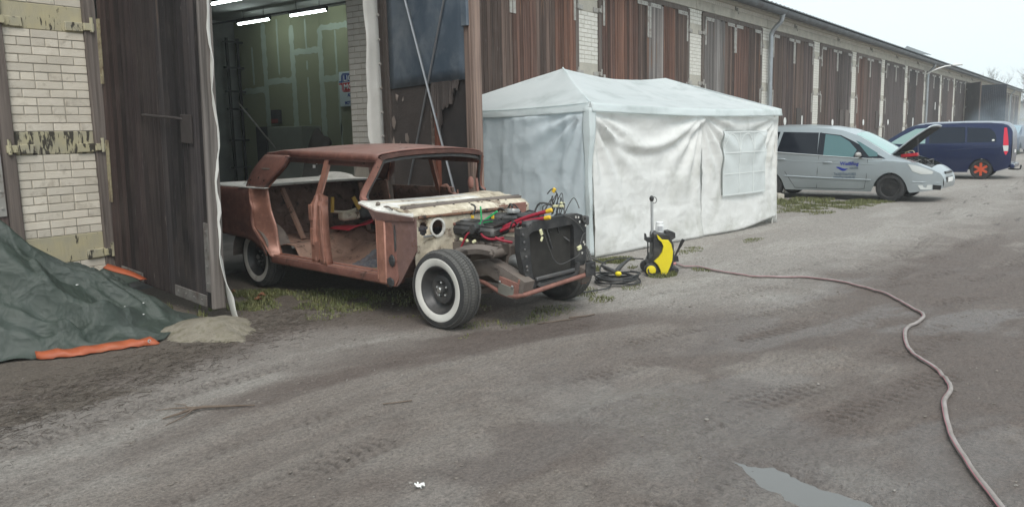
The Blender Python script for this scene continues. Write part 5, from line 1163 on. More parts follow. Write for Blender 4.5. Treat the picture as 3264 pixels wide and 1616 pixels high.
CO = thing('hose_coil', 'black high-pressure hose lying coiled on the ground by the tent', 'hose', (7.22, -4.30, gz(7.22, -4.3)))
mm = MB(); pts = []
for k in range(6 * 28 + 1):
    a = 2 * math.pi * k / 28; rr = .225 + .03 * math.sin(a * .37 + 1) + .018 * math.sin(a * 1.7); pts.append((rr * math.cos(a) + .02 * math.sin(a * .21), rr * .92 * math.sin(a), .014 + .075 * k / (6 * 28) + .010 * math.sin(a * 2.3)))
pts = [(-.85, .12, .016), (-.62, -.02, .016), (-.36, -.12, .016), (-.1, -.24, .016)][0:0] + pts
mm.tube(pts, .0085, 6); mm.tube(catmull([(.225, 0, .02), (.20, .2, .02), (.25, .35, .05), (.40, .38, .13), (.55, .25, .16), (.68, .05, .15)], 8), .008, 6); mm.tube(catmull([(-.2, .05, .06), (-.28, .25, .17), (-.18, .40, .26), (.0, .36, .24), (.12, .2, .16)], 8), .008, 6); mm.tube(catmull([(-.22, -.05, .02), (-.4, -.1, .016), (-.7, .0, .016), (-1.0, .12, .016)], 8), .008, 6)
mm.build('hose_loops', M_hose, CO, 60)
GN = thing('spray_gun', 'black and yellow spray gun lying on the coiled hose', 'spray gun', (7.22, -4.30, gz(7.22, -4.3)))
def gp(px, py, d=0.0):     # gun coordinates: image-plane metres at its distance
    r_ = Vector((_r0.x, _r0.y, 0)); f_ = Vector((_f0.x, _f0.y, 0)); x = (px - 260) / 900.0; z = (1095 - py) / 900.0
    return r_ * x + f_ * (z * 1.2 + d) + Vector((0, 0, .095 + z * .55))
mm = MB(); mm.tube([gp(250, 1075), gp(300, 1010), gp(350, 960), gp(415, 905)], [.026, .024, .017, .013], 8); mm.tube([gp(250, 1085), gp(190, 1040), gp(130, 990)], [.026, .022, .016], 8); mm.tube(catmull([gp(160, 1000), gp(140, 1030), gp(200, 1080)], 4), .006, 5); mm.build('gun_body', M_blk, GN, 50)
mm = MB(); mm.ball(gp(268, 1098), (.035, .035, .026), 10, 8); mm.build('yellow_trigger_guard', M_ywl, GN, 50)

# ================================================================== STICKS, LITTER
M_bark = mat('brown_bark', (.115, .085, .065), (.17, .13, .10), 14, .9, bmp=.003, bscale=60)
def G(x, y, e=.008): return (x, y, gz(x, y) + e)
br = MB()
br.tube([G(2.32, -4.10), G(2.40, -4.13, .02), G(2.47, -4.13, .022), G(2.54, -4.15, .02), G(2.62, -4.24, .018), G(2.74, -4.37, .012)], [.004, .008, .010, .010, .008, .004], 6)
br.tube([G(2.52, -4.13, .02), G(2.50, -4.06, .016), G(2.45, -3.98, .01), G(2.38, -3.92, .008)], [.008, .006, .004, .002], 6); br.tube([G(2.50, -4.06, .016), G(2.52, -4.0, .012), G(2.50, -3.92, .01)], [.005, .003, .002], 5); br.tube([G(2.48, -4.14, .02), G(2.40, -4.18, .012), G(2.28, -4.20, .006)], [.006, .004, .002], 5)
tag(br.build('fallen_branch', M_bark, None, 60), 'thin forked dead branch lying on the bare mud', 'branch')
rg = random.Random(21)
SPOTS = [((4.35, -3.15), 'twiggy brown stick lying in front of the whitewall tyre'), ]
def stick(pts, r, label):
    m_ = MB(); m_.tube(catmull([G(*p, .008) for p in pts], 4), r, 6); tag(m_.build('twig', M_bark, None, 60), label, 'twig')
stick([(5.62, -4.72), (5.72, -4.80), (5.84, -4.84)], .006, 'dark curved twig lying on pale sand below the radiator')
stick([(5.30, -4.62), (5.45, -4.70), (5.60, -4.80)], .005, 'long thin twig lying between front tyre and tyre tracks')
stick([(3.18, -4.98), (3.26, -5.04), (3.32, -5.08)], .004, 'short twig lying alone on the mud in mid-yard')
wr = MB(); wr.grid(lambda u, v: (2.45 + .026 * (u - .5) + .007 * math.sin(v * 7), -5.95 + .042 * (v - .5) + .007 * math.sin(u * 9), gz(2.45, -5.95) + .008 + .022 * ridged(u * 3, v * 3)), 12, 12); tag(wr.build('paper_wrapper', M_pe, None, None, .002), 'small crumpled white wrapper on the mud in the foreground', 'litter')
# dead leaves
M_leaf = mat('dead_leaf', (.26, .11, .05), (.18, .075, .04), 9, .8)
def dleaf(x, y, s, label):
    m_ = MB(); a0 = rg.uniform(0, 6); P = []
    for k in range(14):
        a = 2 * math.pi * k / 14; r = s * (.6 + .4 * abs(math.cos(a * 2.5))) * (1.25 if k % 7 == 0 else 1); P.append((x + r * math.cos(a + a0), y + r * math.sin(a + a0) * .7, gz(x, y) + .03 + .02 * rg.random() + .012 * math.cos(a * 2)))
    m_.add(P + [(x, y, gz(x, y) + .022)], [(k, (k + 1) % 14, 14) for k in range(14)]); tag(m_.build('dead_leaf', M_leaf, None, None, .002), label, 'leaf')
dleaf(4.75, -1.72, .055, 'reddish dead leaf in the grass under the car sill'); dleaf(4.62, -1.85, .045, 'small rust-coloured dead leaf nearest the hanging cloth strip'); dleaf(4.72, -1.30, .03, 'rusty leaf lying against the rear tyre')
# twig and needle litter, clods, pebbles: uncountable
def scatter(name, mt, n, fn, label, cat):
    m_ = MB()
    for _ in range(n): fn(m_)
    tag(m_.build(name, mt, None), label, cat, kind='stuff')
def litter(m_):
    while True:
        x, y = rg.uniform(1.3, 6.6), rg.uniform(-4.2, -1.8)
        d = math.exp(-((y + 3.05 - .25 * (x - 3)) / .35) ** 2) * (.4 + .6 * (x < 4.8)) + .5 * math.exp(-((x - 2.2) / .7) ** 2 - ((y + 3.2) / .3) ** 2) + .22 * math.exp(-((x - 5.9) / .7) ** 2 - ((y + 4.6) / .25) ** 2)
        if rg.random() < d: break
    a = rg.gauss(.2, .7); L_ = rg.uniform(.02, .10); dx, dy = math.cos(a) * L_ / 2, math.sin(a) * L_ / 2; z = gz(x, y) + .004; r = rg.uniform(.0007, .0018)
    m_.tube([(x - dx, y - dy, z), (x + rg.uniform(-.01, .01), y + rg.uniform(-.01, .01), z + rg.uniform(0, .012)), (x + dx, y + dy, z)], r, 3)
scatter('twig_litter', mat('dark_twig', (.055, .043, .035), (.09, .07, .055), 14, .9), 2600, litter, 'dark twigs and needles strewn over the soil before the sand heap', 'twigs')
def clod(m_):
    x = rg.uniform(1.0, 9.5); y = rg.uniform(-8.6, -2.2)
    if rg.random() > .12 + 5 * max(0, fb1(x * 1.1, y * 1.6, 3) - .45): return
    s = abs(rg.gauss(0, .0042)) + .0018; m_.ball((x, y, gz(x, y) + s * .1), (s * 1.4, s * rg.uniform(.6, 1.1), s * .5), 5, 3, .35)
scatter('clods', mat('earth_clod', (.15, .128, .11), (.21, .185, .16), 20, .95), 9000, clod, 'loose clods and crumbs of mud along the wheel tracks', 'clods')
def pebble(m_):
    x = rg.uniform(1.0, 12); y = rg.uniform(-8.6, -1.0); s = abs(rg.gauss(0, .004)) + .002; m_.ball((x, y, gz(x, y) + s * .3), (s, s * rg.uniform(.6, 1.1), s * .6), 6, 4, .25)
scatter('pebbles', mat('pale_pebble', (.30, .28, .255), (.22, .20, .18), 12, .85), 350, pebble, 'small pale pebbles scattered over the yard', 'pebbles')

# ================================================================== GRASS
def grass_mat():
    m, n, b = _nodes('short_grass'); v = coords(n, (1, 1, 1), False); f = noise(n, v, 9, 4); g = noise(n, v, 130, 2)
    c = mix(n, ramp(n, f, [(.35, 0), (.65, 1)]), (.085, .110, .032), (.14, .145, .052)); c = mix(n, ramp(n, g, [(.56, 0), (.62, .8)]), c, (.30, .26, .13)); lk(n, c, b.inputs['Base Color']); b.inputs['Roughness'].default_value = .7; return m
M_grass = grass_mat()
def blades(m_, cx_, cy_, rx, ry, n, h, rot=0.0):
    ca, sa = math.cos(rot), math.sin(rot)
    for _ in range(n):
        r = math.sqrt(rg.random()); a = rg.uniform(0, 6.283); u, w = r * rx * math.cos(a), r * ry * math.sin(a); x = cx_ + u * ca - w * sa; y = cy_ + u * sa + w * ca
        if (fb1(x * 3.1, y * 3.1, 2)) < .30 + .12 * r: continue
        z = gz(x, y) - .004; hh = h * rg.uniform(.4, 1.25) * (1.1 - .5 * r); t = rg.uniform(0, 6.283); wd = .0035 + h * .02; ln = rg.uniform(.15, .8) * hh; dx, dy = math.cos(t), math.sin(t); px_, py_ = -dy * wd, dx * wd
        m_.add([(x - px_, y - py_, z), (x + px_, y + py_, z), (x + dx * ln * .4 + px_ * .7, y + dy * ln * .4 + py_ * .7, z + hh * .6), (x + dx * ln * .4 - px_ * .7, y + dy * ln * .4 - py_ * .7, z + hh * .6), (x + dx * ln, y + dy * ln, z + hh)], [(0, 1, 2, 3), (3, 2, 4)])
m_ = MB()
for P in [(4.6, -1.55, .55, .5, 4200, .06), (4.25, -1.9, .30, .30, 1600, .07), (5.0, -2.3, .6, .6, 2600, .05), (3.95, -1.75, .12, .4, 500, .07), (4.7, -2.75, .5, .35, 800, .04), (4.1, -1.35, .25, .5, 500, .06), (5.4, -3.2, .6, .9, 1500, .04), (5.05, -4.28, .45, .22, 500, .035), (5.6, -4.45, .45, .2, 500, .035), (2.35, -2.22, .10, .08, 90, .06), (1.9, -2.35, .12, .1, 80, .06), (2.62, -2.45, .06, .05, 40, .05),
          (7.7, -3.75, .85, .35, 5200, .06), (8.25, -3.6, .5, .25, 1800, .055), (7.85, -4.62, .40, .22, 2200, .05), (8.2, -4.75, .25, .15, 300, .04), (7.0, -4.55, .35, .12, 300, .03), (6.5, -4.55, .22, .12, 300, .035), (6.55, -4.25, .3, .2, 500, .04), (9.8, -4.0, .5, .18, 500, .035), (11.0, -4.35, .35, .12, 300, .03)]:
    blades(m_, *P[:6])
for P in [(16.6, -4.0, .9, .7, 3500, .07), (15.4, -3.9, .8, .45, 1600, .05), (17.6, -4.3, .5, .6, 2000, .07), (17.2, -3.3, .9, 1.0, 3500, .09), (16.6, -2.8, .8, 1.0, 2600, .09), (17.0, -4.1, .7, .6, 1500, .06), (15.6, -3.6, .9, .5, 1400, .05), (18.6, -1.6, 1.5, .8, 1500, .12)]: blades(m_, *P)
tag(m_.build('grass', M_grass, None), 'sparse short yellow-green grass in patches over the yard', 'grass', kind='stuff')
def moss_mat(): return mat('mossy_turf', (.10, .105, .045), (.075, .070, .045), 14, .95, bmp=.02, bscale=40)

# ================================================================== PARKED VEHICLES
def tab(T): 
    xs = [a for a, b in T]; ys = [b for a, b in T]
    return lambda x: float(np.interp(x, xs, ys))
def hull(parent, name, mt, x0, x1, zbot, ztop, hw, crown, nx=80, nz=18, ny=14, topskip=None, sideskip=None):
    """car body: two side sheets and a top sheet following ztop"""
    m = MB()
    for s in (-1, 1):
        def side(u, v):
            x = lerp(x0, x1, u); z = lerp(zbot(x), ztop(x), v); return (x, s * hw(x, z), z)
        m.grid(side, nx, nz)
    def top(u, v):
        x = lerp(x0, x1, u); z = ztop(x); h = hw(x, z); t = 2 * v - 1; return (x, h * t, z + crown(x) * (1 - t * t))
    m.grid(top, nx, ny, skip=topskip)
    for x in (x0, x1):
        m.grid(lambda u, v: (x + (.02 if x == x1 else -.02) * math.sin(math.pi * v), hw(x, lerp(zbot(x), ztop(x), v)) * (2 * u - 1), lerp(zbot(x), ztop(x), v) + (crown(x) * (1 - (2 * u - 1) ** 2) if v > .99 else 0)), ny, 8)
    return m.build(name, mt, parent, 38)
def side_panel(parent, name, mt, poly, hw, s, off=.006, thick=None):
    """flat-ish panel (x,z polygon) laid on the body side"""
    m = MB(); P = [(x, s * (hw(x, z) + off), z) for x, z in poly]; m.add(P, [tuple(range(len(P)))]); return m.build(name, mt, parent)
def strip_on(parent, name, mt, pts, hw, s, r=.008, off=.004):
    m = MB(); m.tube([(x, s * (hw(x, z) + off), z) for x, z in pts], r, 6); return m.build(name, mt, parent)
def road_wheel(parent, x, y, r, w, s, rimfn, tyre=None):
    o = put('wheel', None, parent, (x, y, r)); o.empty_display_size = .1; h = w / 2
    m = MB(); m.lathe([(r * .66, h * .8 * s), (r * .72, h * s), (r * .9, h * 1.02 * s), (r * .97, h * .9 * s), (r, h * .6 * s), (r, -h * .6 * s), (r * .95, -h * s), (r * .66, -h * s)], (0, 0, 0), (0, 1, 0), 36); m.build('tyre', M_rub2, o, 40)
    rimfn(o, r * .68, h, s); return o
M_rub2 = mat('clean_tyre_rubber', (.022, .022, .023), (.032, .032, .032), 6, .75)
M_glsd = plain('tinted_window_glass', (.008, .011, .018), .08, 0, .3)
M_glst = plain('pale_tinted_glass', (.09, .18, .19), .1, 0, .4)
M_scr = plain('windscreen_glass', (.28, .43, .41), .10, 0, .8)
M_chr = plain('chrome_trim', (.75, .75, .74), .2, .9)
M_lmp = plain('clear_lamp_lens', (.58, .60, .58), .15, 0, .7)

# ---- silver people carrier, bonnet up
def metallic(name, c, rough=.32, dirt=(.2, .19, .17)):
    m = mat(name, c, tuple(x * .94 for x in c), 2, rough, .45, dirt=dirt, dscale=1.4, dthr=.68, dsoft=.2, coat=.4); return m
M_slv = metallic('silver_paint', (.40, .445, .465), .30, (.33, .36, .37))
SV = thing('parked_minivan', 'silver minivan with raised bonnet and blue lettering on its door', 'minivan', (18.637, -4.780, 0), R(-93))
RWB = -2.53
def arch(x, c, r, z0, top):
    d = abs(x - c); return z0 if d >= r else max(z0, top * math.sqrt(max(0, 1 - (d / r) ** 2)) ** .8)
sv_bot = lambda x: max(arch(x, 0, .36, .20, .60), arch(x, RWB, .36, .20, .60), tab([(-3.4, .30), (-3.0, .22), (-2, .20), (.4, .20), (.7, .24), (.92, .28)])(x))
sv_top = tab([(-3.45, 1.10), (-3.40, 1.25), (-3.25, 1.44), (-2.9, 1.53), (-2.4, 1.565), (-1.9, 1.56), (-1.33, 1.52), (-1.0, 1.46), (-.78, 1.385), (-.6, 1.30), (-.3, 1.12), (-.05, .965), (.0, .94), (.05, .925), (.3, .85), (.55, .755), (.75, .66), (.88, .58), (.92, .50)])
def sv_hw(x, z):
    b = 1.02 - (x + 2.4) * .072; w = .82 - .03 * ((z - .62) / .4) ** 2 if z < b else .80 - (z - b) * .34
    if x > .35: w -= .30 * ((x - .35) / .57) ** 2
    if x < -3.0: w -= .12 * ((-3.0 - x) / .45) ** 2
    return w
def sv_skip(u, v):
    x = lerp(-3.45, .92, u); return .0 < x < .72 and .08 < v < .92
hull(SV, 'body', M_slv, -3.45, .92, sv_bot, sv_top, sv_hw, lambda x: .05 if x < -.9 else .03 if x < .3 else .06, 150, 20, 24, sv_skip)
s = -1
for poly, mt, nm in (([(-2.29, 1.46), (-1.52, 1.43), (-1.49, .965), (-2.38, 1.03)], M_glsd, 'rear_door_window'), ([(-2.75, 1.44), (-2.36, 1.465), (-2.44, 1.03), (-2.85, 1.06)], M_glsd, 'rear_side_window'),
                     ([(-1.50, 1.43), (-1.05, 1.37), (-.80, 1.25), (-.52, 1.10), (-.10, .88), (-.46, .885), (-1.49, .955)], M_glsd, 'window_surround'),):
    side_panel(SV, nm, mt, poly, sv_hw, s, .004)
side_panel(SV, 'front_door_window', M_glst, [(-1.37, 1.395), (-1.06, 1.35), (-.86, 1.235), (-.69, 1.06), (-.75, .915), (-1.36, .945)], sv_hw, s, .009)
side_panel(SV, 'quarter_window', M_glst, [(-.73, 1.255), (-.64, 1.22), (-.27, .995), (-.27, .93), (-.43, .925)], sv_hw, s, .009)
strip_on(SV, 'waist_trim', M_chr, [(-2.85, 1.05), (-2.39, 1.02), (-1.46, .948), (-.46, .88), (-.16, .875)], sv_hw, s, .010)
strip_on(SV, 'door_moulding', M_slv, [(-2.18, .50), (-1.43, .47), (-.37, .44)], sv_hw, s, .018, .0)
for pts in ([(-1.47, 1.44), (-1.45, .95), (-1.47, .60), (-1.48, .25)], [(-.45, .87), (-.46, .5), (-.50, .26), (-.60, .245), (-1.48, .245)], [(-2.18, .60), (-2.05, .40), (-1.95, .25), (-1.48, .25)]): strip_on(SV, 'door_seam', M_dark, pts, sv_hw, s, .005, .0)
strip_on(SV, 'shoulder_crease', M_slv, [(-2.6, .86), (-1.4, .80), (-.3, .76)], sv_hw, s, .006, .0)
for x, z in ((-1.26, .80), (-2.27, .865)):
    m = MB(); m.ball((x, -sv_hw(x, z) - .012, z), (.10, .016, .020), 10, 6); m.build('door_handle', M_slv, SV, 40)
m = MB(); m.ball((-.61, -.92, .965), (.06, .10, .055), 12, 8); m.box((-.60, -.82, .94), (.05, .12, .03), None, .01); m.build('wing_mirror', mat('grey_mirror_shell', (.40, .39, .37), (.34, .33, .31), 4, .4), SV, 50)
m = MB(); m.grid(lambda u, v: (lerp(-.76, -.04, v) + .012 * math.sin(u * 3.14), lerp(-.60, .60, u) * (1 + .13 * v), sv_top(lerp(-.76, -.04, v)) + .008 + .05 * (1 - (2 * u - 1) ** 2)), 14, 6); m.build('windscreen', M_scr, SV, 50)
lampP = [(.33, .775), (.49, .745), (.66, .68), (.77, .62), (.75, .575), (.57, .57), (.42, .63)]
m = MB(); P = [(x, -sv_hw(x, z) - .012, z) for x, z in lampP]; m.add(P + [(.55, -sv_hw(.55, .66) - .03, .66)], [(i, (i + 1) % 7, 7) for i in range(7)]); m.build('headlamp', M_lmp, SV, 50)
side_panel(SV, 'fog_lamp', M_lmp, [(.52, .355), (.76, .36), (.75, .265), (.57, .265)], sv_hw, s, .012)
side_panel(SV, 'lower_grille', M_dark, [(.77, .36), (.90, .34), (.89, .25), (.77, .265)], sv_hw, s, .010)
strip_on(SV, 'bumper_trim', M_slv, [(.42, .42), (.60, .41), (.86, .395)], sv_hw, s, .014, 0)
m = MB(); m.box((.925, 0, .44), (.04, .60, .12), None, .015); m.box((.90, 0, .58), (.05, .62, .06), None, .015); m.build('front_grille', M_blk, SV)
m = MB(); m.box((.952, .0, .44), (.01, .42, .09), None, .003); m.parts('number_plate', M_pe, SV)
# engine bay
m = MB(); m.box((.36, 0, .52), (.70, 1.18, .06)); m.box((-.02, 0, .72), (.04, 1.25, .40)); m.box((.40, 0, .62), (.4, .7, .22), None, .05); m.box((.25, -.45, .70), (.22, .2, .16), None, .03); m.box((.55, .3, .64), (.2, .3, .12), None, .03); m.build('engine_bay', M_eng, SV)
m = MB()
for k in range(8): m.tube(catmull([(rg.uniform(.05, .6), rg.uniform(-.5, .5), .66), (rg.uniform(.05, .6), rg.uniform(-.5, .5), .84), (rg.uniform(.05, .6), rg.uniform(-.5, .5), .70)], 5), .014, 6)
m.build('engine_hoses', M_rim, SV)
def bon(u, v):
    x = lerp(-.03, .64, v); z = lerp(.965, 1.52, v) + .03 * math.sin(math.pi * v); y = lerp(-.62, .62, u) * (1 - .22 * v); return (x, y, z + .02 * (1 - (2 * u - 1) ** 2))
m = MB(); m.grid(bon, 14, 10); bo = m.build('bonnet', M_slv, SV, 50, .03)
m = MB(); m.grid(lambda u, v: Vector(bon(.06 + .88 * u, .06 + .9 * v)) + Vector((.022, 0, -.022)), 10, 8); m.build('bonnet_lining', M_dark, bo, 50, .01)
m = MB(); m.tube([(.45, -.5, .74), (.40, -.45, 1.32)], .006, 5); m.build('bonnet_stay', M_rim, SV)
def steel_rim(o, r, h, s):
    m = MB(); m.lathe([(r, h * .8 * s), (r * .97, h * .9 * s), (r * .85, h * .5 * s), (r * .6, h * .35 * s), (r * .5, h * .6 * s), (r * .2, h * .65 * s), (0, h * .7 * s)], (0, 0, 0), (0, 1, 0), 28); ri = m.build('rim', M_rim, o, 40)
    m = MB()
    for k in range(12):
        a = 2 * math.pi * k / 12; m.ball((r * .74 * math.cos(a), h * .45 * s, r * .74 * math.sin(a)), (r * .08, .01, r * .08), 6, 4)
    m.parts('rim_slot', M_dark, ri)
for x in (0, RWB):
    for sd in (-1, 1): road_wheel(SV, x, sd * .70, .285, .19, sd, steel_rim)
# lettering on the door
FNT = None
def text_obj(name, txt, size, mt, parent, loc, rot, ext=.0005, bold=0.0, sx=1.0, align='LEFT', shear=0.0):
    c = bpy.data.curves.new(name, 'FONT'); c.body = txt; c.size = size; c.extrude = ext; c.offset = bold; c.align_x = align; c.shear = shear; c.resolution_u = 3
    t = bpy.data.objects.new('tmp', c); COL.objects.link(t); dg = bpy.context.evaluated_depsgraph_get(); me = bpy.data.meshes.new_from_object(t.evaluated_get(dg))
    COL.objects.unlink(t); bpy.data.objects.remove(t); me.materials.clear(); me.materials.append(mt)
    o = put(name, me, parent, loc, rot); o.scale = (sx, 1, 1); return o
M_blu = plain('blue_lettering', (.012, .03, .30), .4); M_gry = plain('grey_lettering', (.10, .14, .19), .5)
yt = -.83; RX = (R(90), 0, 0)
def door_text(name, txt, x, z, size, mt, bold, sx, shear=0.0): return text_obj(name, txt, size, mt, SV, (x, -sv_hw(x, z) - .008, z), (R(90), 0, 0), .0008, bold, sx, 'LEFT', shear)
door_text('door_lettering', 'Weißflog', -1.00, .745, .100, M_blu, .0025, 1.02, .1)
door_text('door_lettering', 'NAUTIK', -.80, .665, .062, M_gry, .0005, .80)
door_text('door_lettering', 'Tel.033766/41802', -1.12, .535, .078, M_gry, .0010, .80)
door_text('door_lettering', 'weissflog-nautik.de', -1.13, .478, .064, M_gry, .0010, .92)
m = MB(); W = []
for k in range(13): t = k / 12; W.append((-1.08 + .25 * t, -sv_hw(-1, .69) - .008, .70 + .014 * math.sin(t * 6.0 + .4) - .02 * t))
for k in range(12, -1, -1): t = k / 12; W.append((-1.08 + .25 * t, -sv_hw(-1, .69) - .008, .70 - .055 * math.sin(math.pi * t) ** .8 + .012 * math.sin(t * 6 + .4) - .02 * t))
m.add(W, [tuple(range(len(W)))]); m.build('wave_emblem', M_blu, SV)
CH = thing('battery_charger', 'red jump starter case sitting on the silver minivan engine', 'battery charger'); svm = Matrix.Translation((18.637, -4.780, 0)) @ Matrix.Rotation(R(-93), 4, 'Z')
CH.location = svm @ Vector((.24, -.32, .90)); CH.rotation_euler = (0, R(-6), R(-93))
m = MB(); m.box((0, 0, .035), (.32, .16, .07), None, .012); m.build('case', plain('red_plastic', (.55, .02, .035), .4), CH)
m = MB(); m.tube(catmull([(-.08, 0, .07), (-.06, 0, .11), (.06, 0, .12), (.09, 0, .075)], 4), .009, 6); m.build('handle', M_pal, CH); m = MB(); m.tube(catmull([(-.05, -.06, .0), (-.06, -.08, -.08), (0, -.06, -.13), (.05, -.08, -.10)], 5), .008, 6); m.build('charger_cable', M_pal, CH)

# ---- dark blue van
M_nvy = metallic('dark_blue_paint', (.006, .016, .072), .25, (.014, .024, .075))
VN = thing('parked_van', 'dark blue van with orange rear wheel parked nose to the doors', 'van', (26.863, -5.43, 0), R(90))
VFA = 2.66
vn_bot = lambda x: max(arch(x, 0, .34, .17, .58), arch(x, VFA, .34, .17, .58), tab([(-.72, .34), (-.55, .28), (-.3, .20), (3.0, .17), (3.4, .25)])(x))
vn_top = tab([(-.70, 1.30), (-.66, 1.40), (-.58, 1.49), (-.45, 1.535), (-.2, 1.555), (.5, 1.57), (1.4, 1.56), (1.7, 1.53), (1.95, 1.45), (2.3, 1.22), (2.62, 1.00), (2.75, .95), (3.1, .84), (3.35, .68), (3.42, .5)])
def vn_hw(x, z):
    w = .80 - .02 * ((z - .7) / .5) ** 2 if z < 1.0 else .79 - (z - 1.0) * .22
    if x > 2.6: w -= .22 * ((x - 2.6) / .8) ** 2
    if x < -.45: w -= .10 * ((-.45 - x) / .25) ** 2
    return w
hull(VN, 'body', M_nvy, -.70, 3.42, vn_bot, vn_top, vn_hw, lambda x: .06 if x < 2 else .04, 120, 18, 14)
M_vgl = plain('dark_blue_tinted_glass', (.008, .014, .028), .08, 0, .3)
side_panel(VN, 'side_window', M_vgl, [(1.38, 1.47), (.45, 1.455), (.42, 1.02), (1.34, 1.01)], vn_hw, 1, .004)
side_panel(VN, 'side_window', M_vgl, [(.40, 1.445), (-.15, 1.41), (-.28, 1.30), (-.34, 1.12), (-.33, 1.03), (.38, 1.025)], vn_hw, 1, .004)
side_panel(VN, 'front_door_window', M_scr, [(1.46, 1.45), (1.72, 1.43), (2.05, 1.25), (2.40, 1.02), (2.1, 1.0), (1.44, 1.01)], vn_hw, 1, .004)
m = MB(); m.grid(lambda u, v: (lerp(1.97, 2.64, v), lerp(-.62, .62, u) * (1 + .08 * v), vn_top(lerp(1.97, 2.64, v)) + .012 + .05 * (1 - (2 * u - 1) ** 2)), 12, 6); m.build('windscreen', M_scr, VN, 50)
strip_on(VN, 'body_crease', M_nvy, [(-.43, .88), (.19, .87), (.92, .80)], vn_hw, 1, .016, -.004)
strip_on(VN, 'roof_rail', M_blk, [(-.2, 1.55), (.5, 1.565), (1.5, 1.55)], lambda x, z: vn_hw(x, z) - .03, 1, .016, 0)
m = MB(); P = [(-.515, 1.42), (-.565, 1.39), (-.615, .95)]; 
m.add([(x, vn_hw(x, z) + .012, z) for x, z in ((-.50, 1.42), (-.56, 1.42), (-.50, 1.2), (-.60, 1.2), (-.505, 1.05), (-.62, 1.05), (-.51, .94), (-.63, .94))], [(0, 1, 3, 2), (2, 3, 5, 4), (4, 5, 7, 6)]); m.add([(x, vn_hw(x, z) + .010, z) for x, z in ((-.53, .78), (-.63, .78), (-.60, .69), (-.57, .68))], [(0, 1, 2, 3)]); m.parts('tail_lamp', plain('red_lens', (.62, .01, .04), .2), VN)
m = MB(); m.add([(x, vn_hw(x, z) + .010, z) for x, z in ((-.50, .935), (-.63, .935), (-.63, .785), (-.53, .785))], [(0, 1, 2, 3)]); m.build('lamp_lens', M_lmp, VN)
m = MB(); m.ball((-.26, vn_hw(-.26, 1.08) + .006, 1.08), (.035, .004, .032), 12, 6); m.build('window_sticker', M_pe, VN)
m = MB(); m.box((-.735, 0, .76), (.012, .40, .09), None, .003); m.parts('number_plate', M_pe, VN)
m = MB(); m.box((-.74, 0, .36), (.12, 1.5, .12), None, .03); m.build('rear_bumper', M_nvy, VN, 40); m = MB(); m.box((-.785, 0, .42), (.02, 1.4, .015)); m.build('bumper_strip', M_chr, VN)
m = MB(); m.tube(catmull([(-.6, 0, .26), (-.78, 0, .25), (-.88, 0, .26), (-.90, 0, .33)], 4), .022, 8); m.ball((-.90, 0, .35), .028, 8, 6); m.build('tow_bar', M_blk, VN)
m = MB(); m.grid(lambda u, v: (-.715 + .06 * v, lerp(-.58, .58, u), lerp(1.0, 1.40, v)), 6, 3); m.build('rear_window', M_vgl, VN, 50)
M_owh = mat('orange_rim_paint', (.62, .085, .025), (.52, .07, .02), 5, .45)
def orange_rim(o, r, h, s):
    m = MB(); m.lathe([(r * 1.02, h * .75 * s), (r, h * .9 * s), (r * .90, h * .85 * s), (r * .86, h * .3 * s), (0, h * .25 * s)], (0, 0, 0), (0, 1, 0), 28); m.build('rim_barrel', M_dark, o, 40)
    m = MB()
    for k in range(6):
        a = 2 * math.pi * k / 6 + .5; m.box((r * .55 * math.cos(a), h * .82 * s, r * .55 * math.sin(a)), (r * .84, h * .2, r * .34), (0, -a, 0), .004)
    m.lathe([(r * .22, h * .8 * s), (r * .2, h * .95 * s), (0, h * .95 * s)], (0, 0, 0), (0, 1, 0), 14); m.build('rim', M_owh, o, 40)
for x in (0, VFA):
    for sd in (-1, 1): road_wheel(VN, x, sd * .68, .275, .19, sd, orange_rim)

# ---- far car at the edge, tyre stop, low things behind
FC = thing('parked_car', 'dark blue car with pale windscreen at the far end of the row', 'car', (47.5, -3.9, 0), R(175))
fb = lambda x: max(arch(x, 0, .36, .2, .6), arch(x, -2.5, .36, .2, .6))
ft = tab([(-3.3, .9), (-3.1, 1.05), (-2.6, 1.35), (-1.8, 1.42), (-1.2, 1.40), (-.5, 1.02), (.1, .92), (.7, .75), (.8, .5)])
fh = lambda x, z: (.84 if z < .95 else .82 - (z - .95) * .35) - (.2 * max(0, (x - .3) / .5) ** 2)
hull(FC, 'body', M_nvy, -3.3, .8, fb, ft, fh, lambda x: .04, 60, 12, 10)
m = MB(); m.grid(lambda u, v: (lerp(-1.15, -.48, v), lerp(-.66, .66, u), ft(lerp(-1.15, -.48, v)) + .02 + .04 * (1 - (2 * u - 1) ** 2)), 8, 4); m.build('windscreen', plain('pale_blue_glass', (.30, .42, .48), .15), FC, 50)
for sd in (-1, 1): side_panel(FC, 'side_window', M_glsd, [(-2.6, 1.28), (-1.3, 1.33), (-.7, 1.0), (-2.7, 1.0)], fh, sd, .004)
for x in (0, -2.5):
    for sd in (-1, 1): road_wheel(FC, x, sd * .70, .29, .19, sd, steel_rim)
m = MB(); m.box((18.05, -2.35, .05), (.14, 1.0, .14), (0, 0, R(-60)), .012); tag(m.build('concrete_beam', M_conc, None), 'short concrete kerb beam lying behind the silver minivan', 'beam')

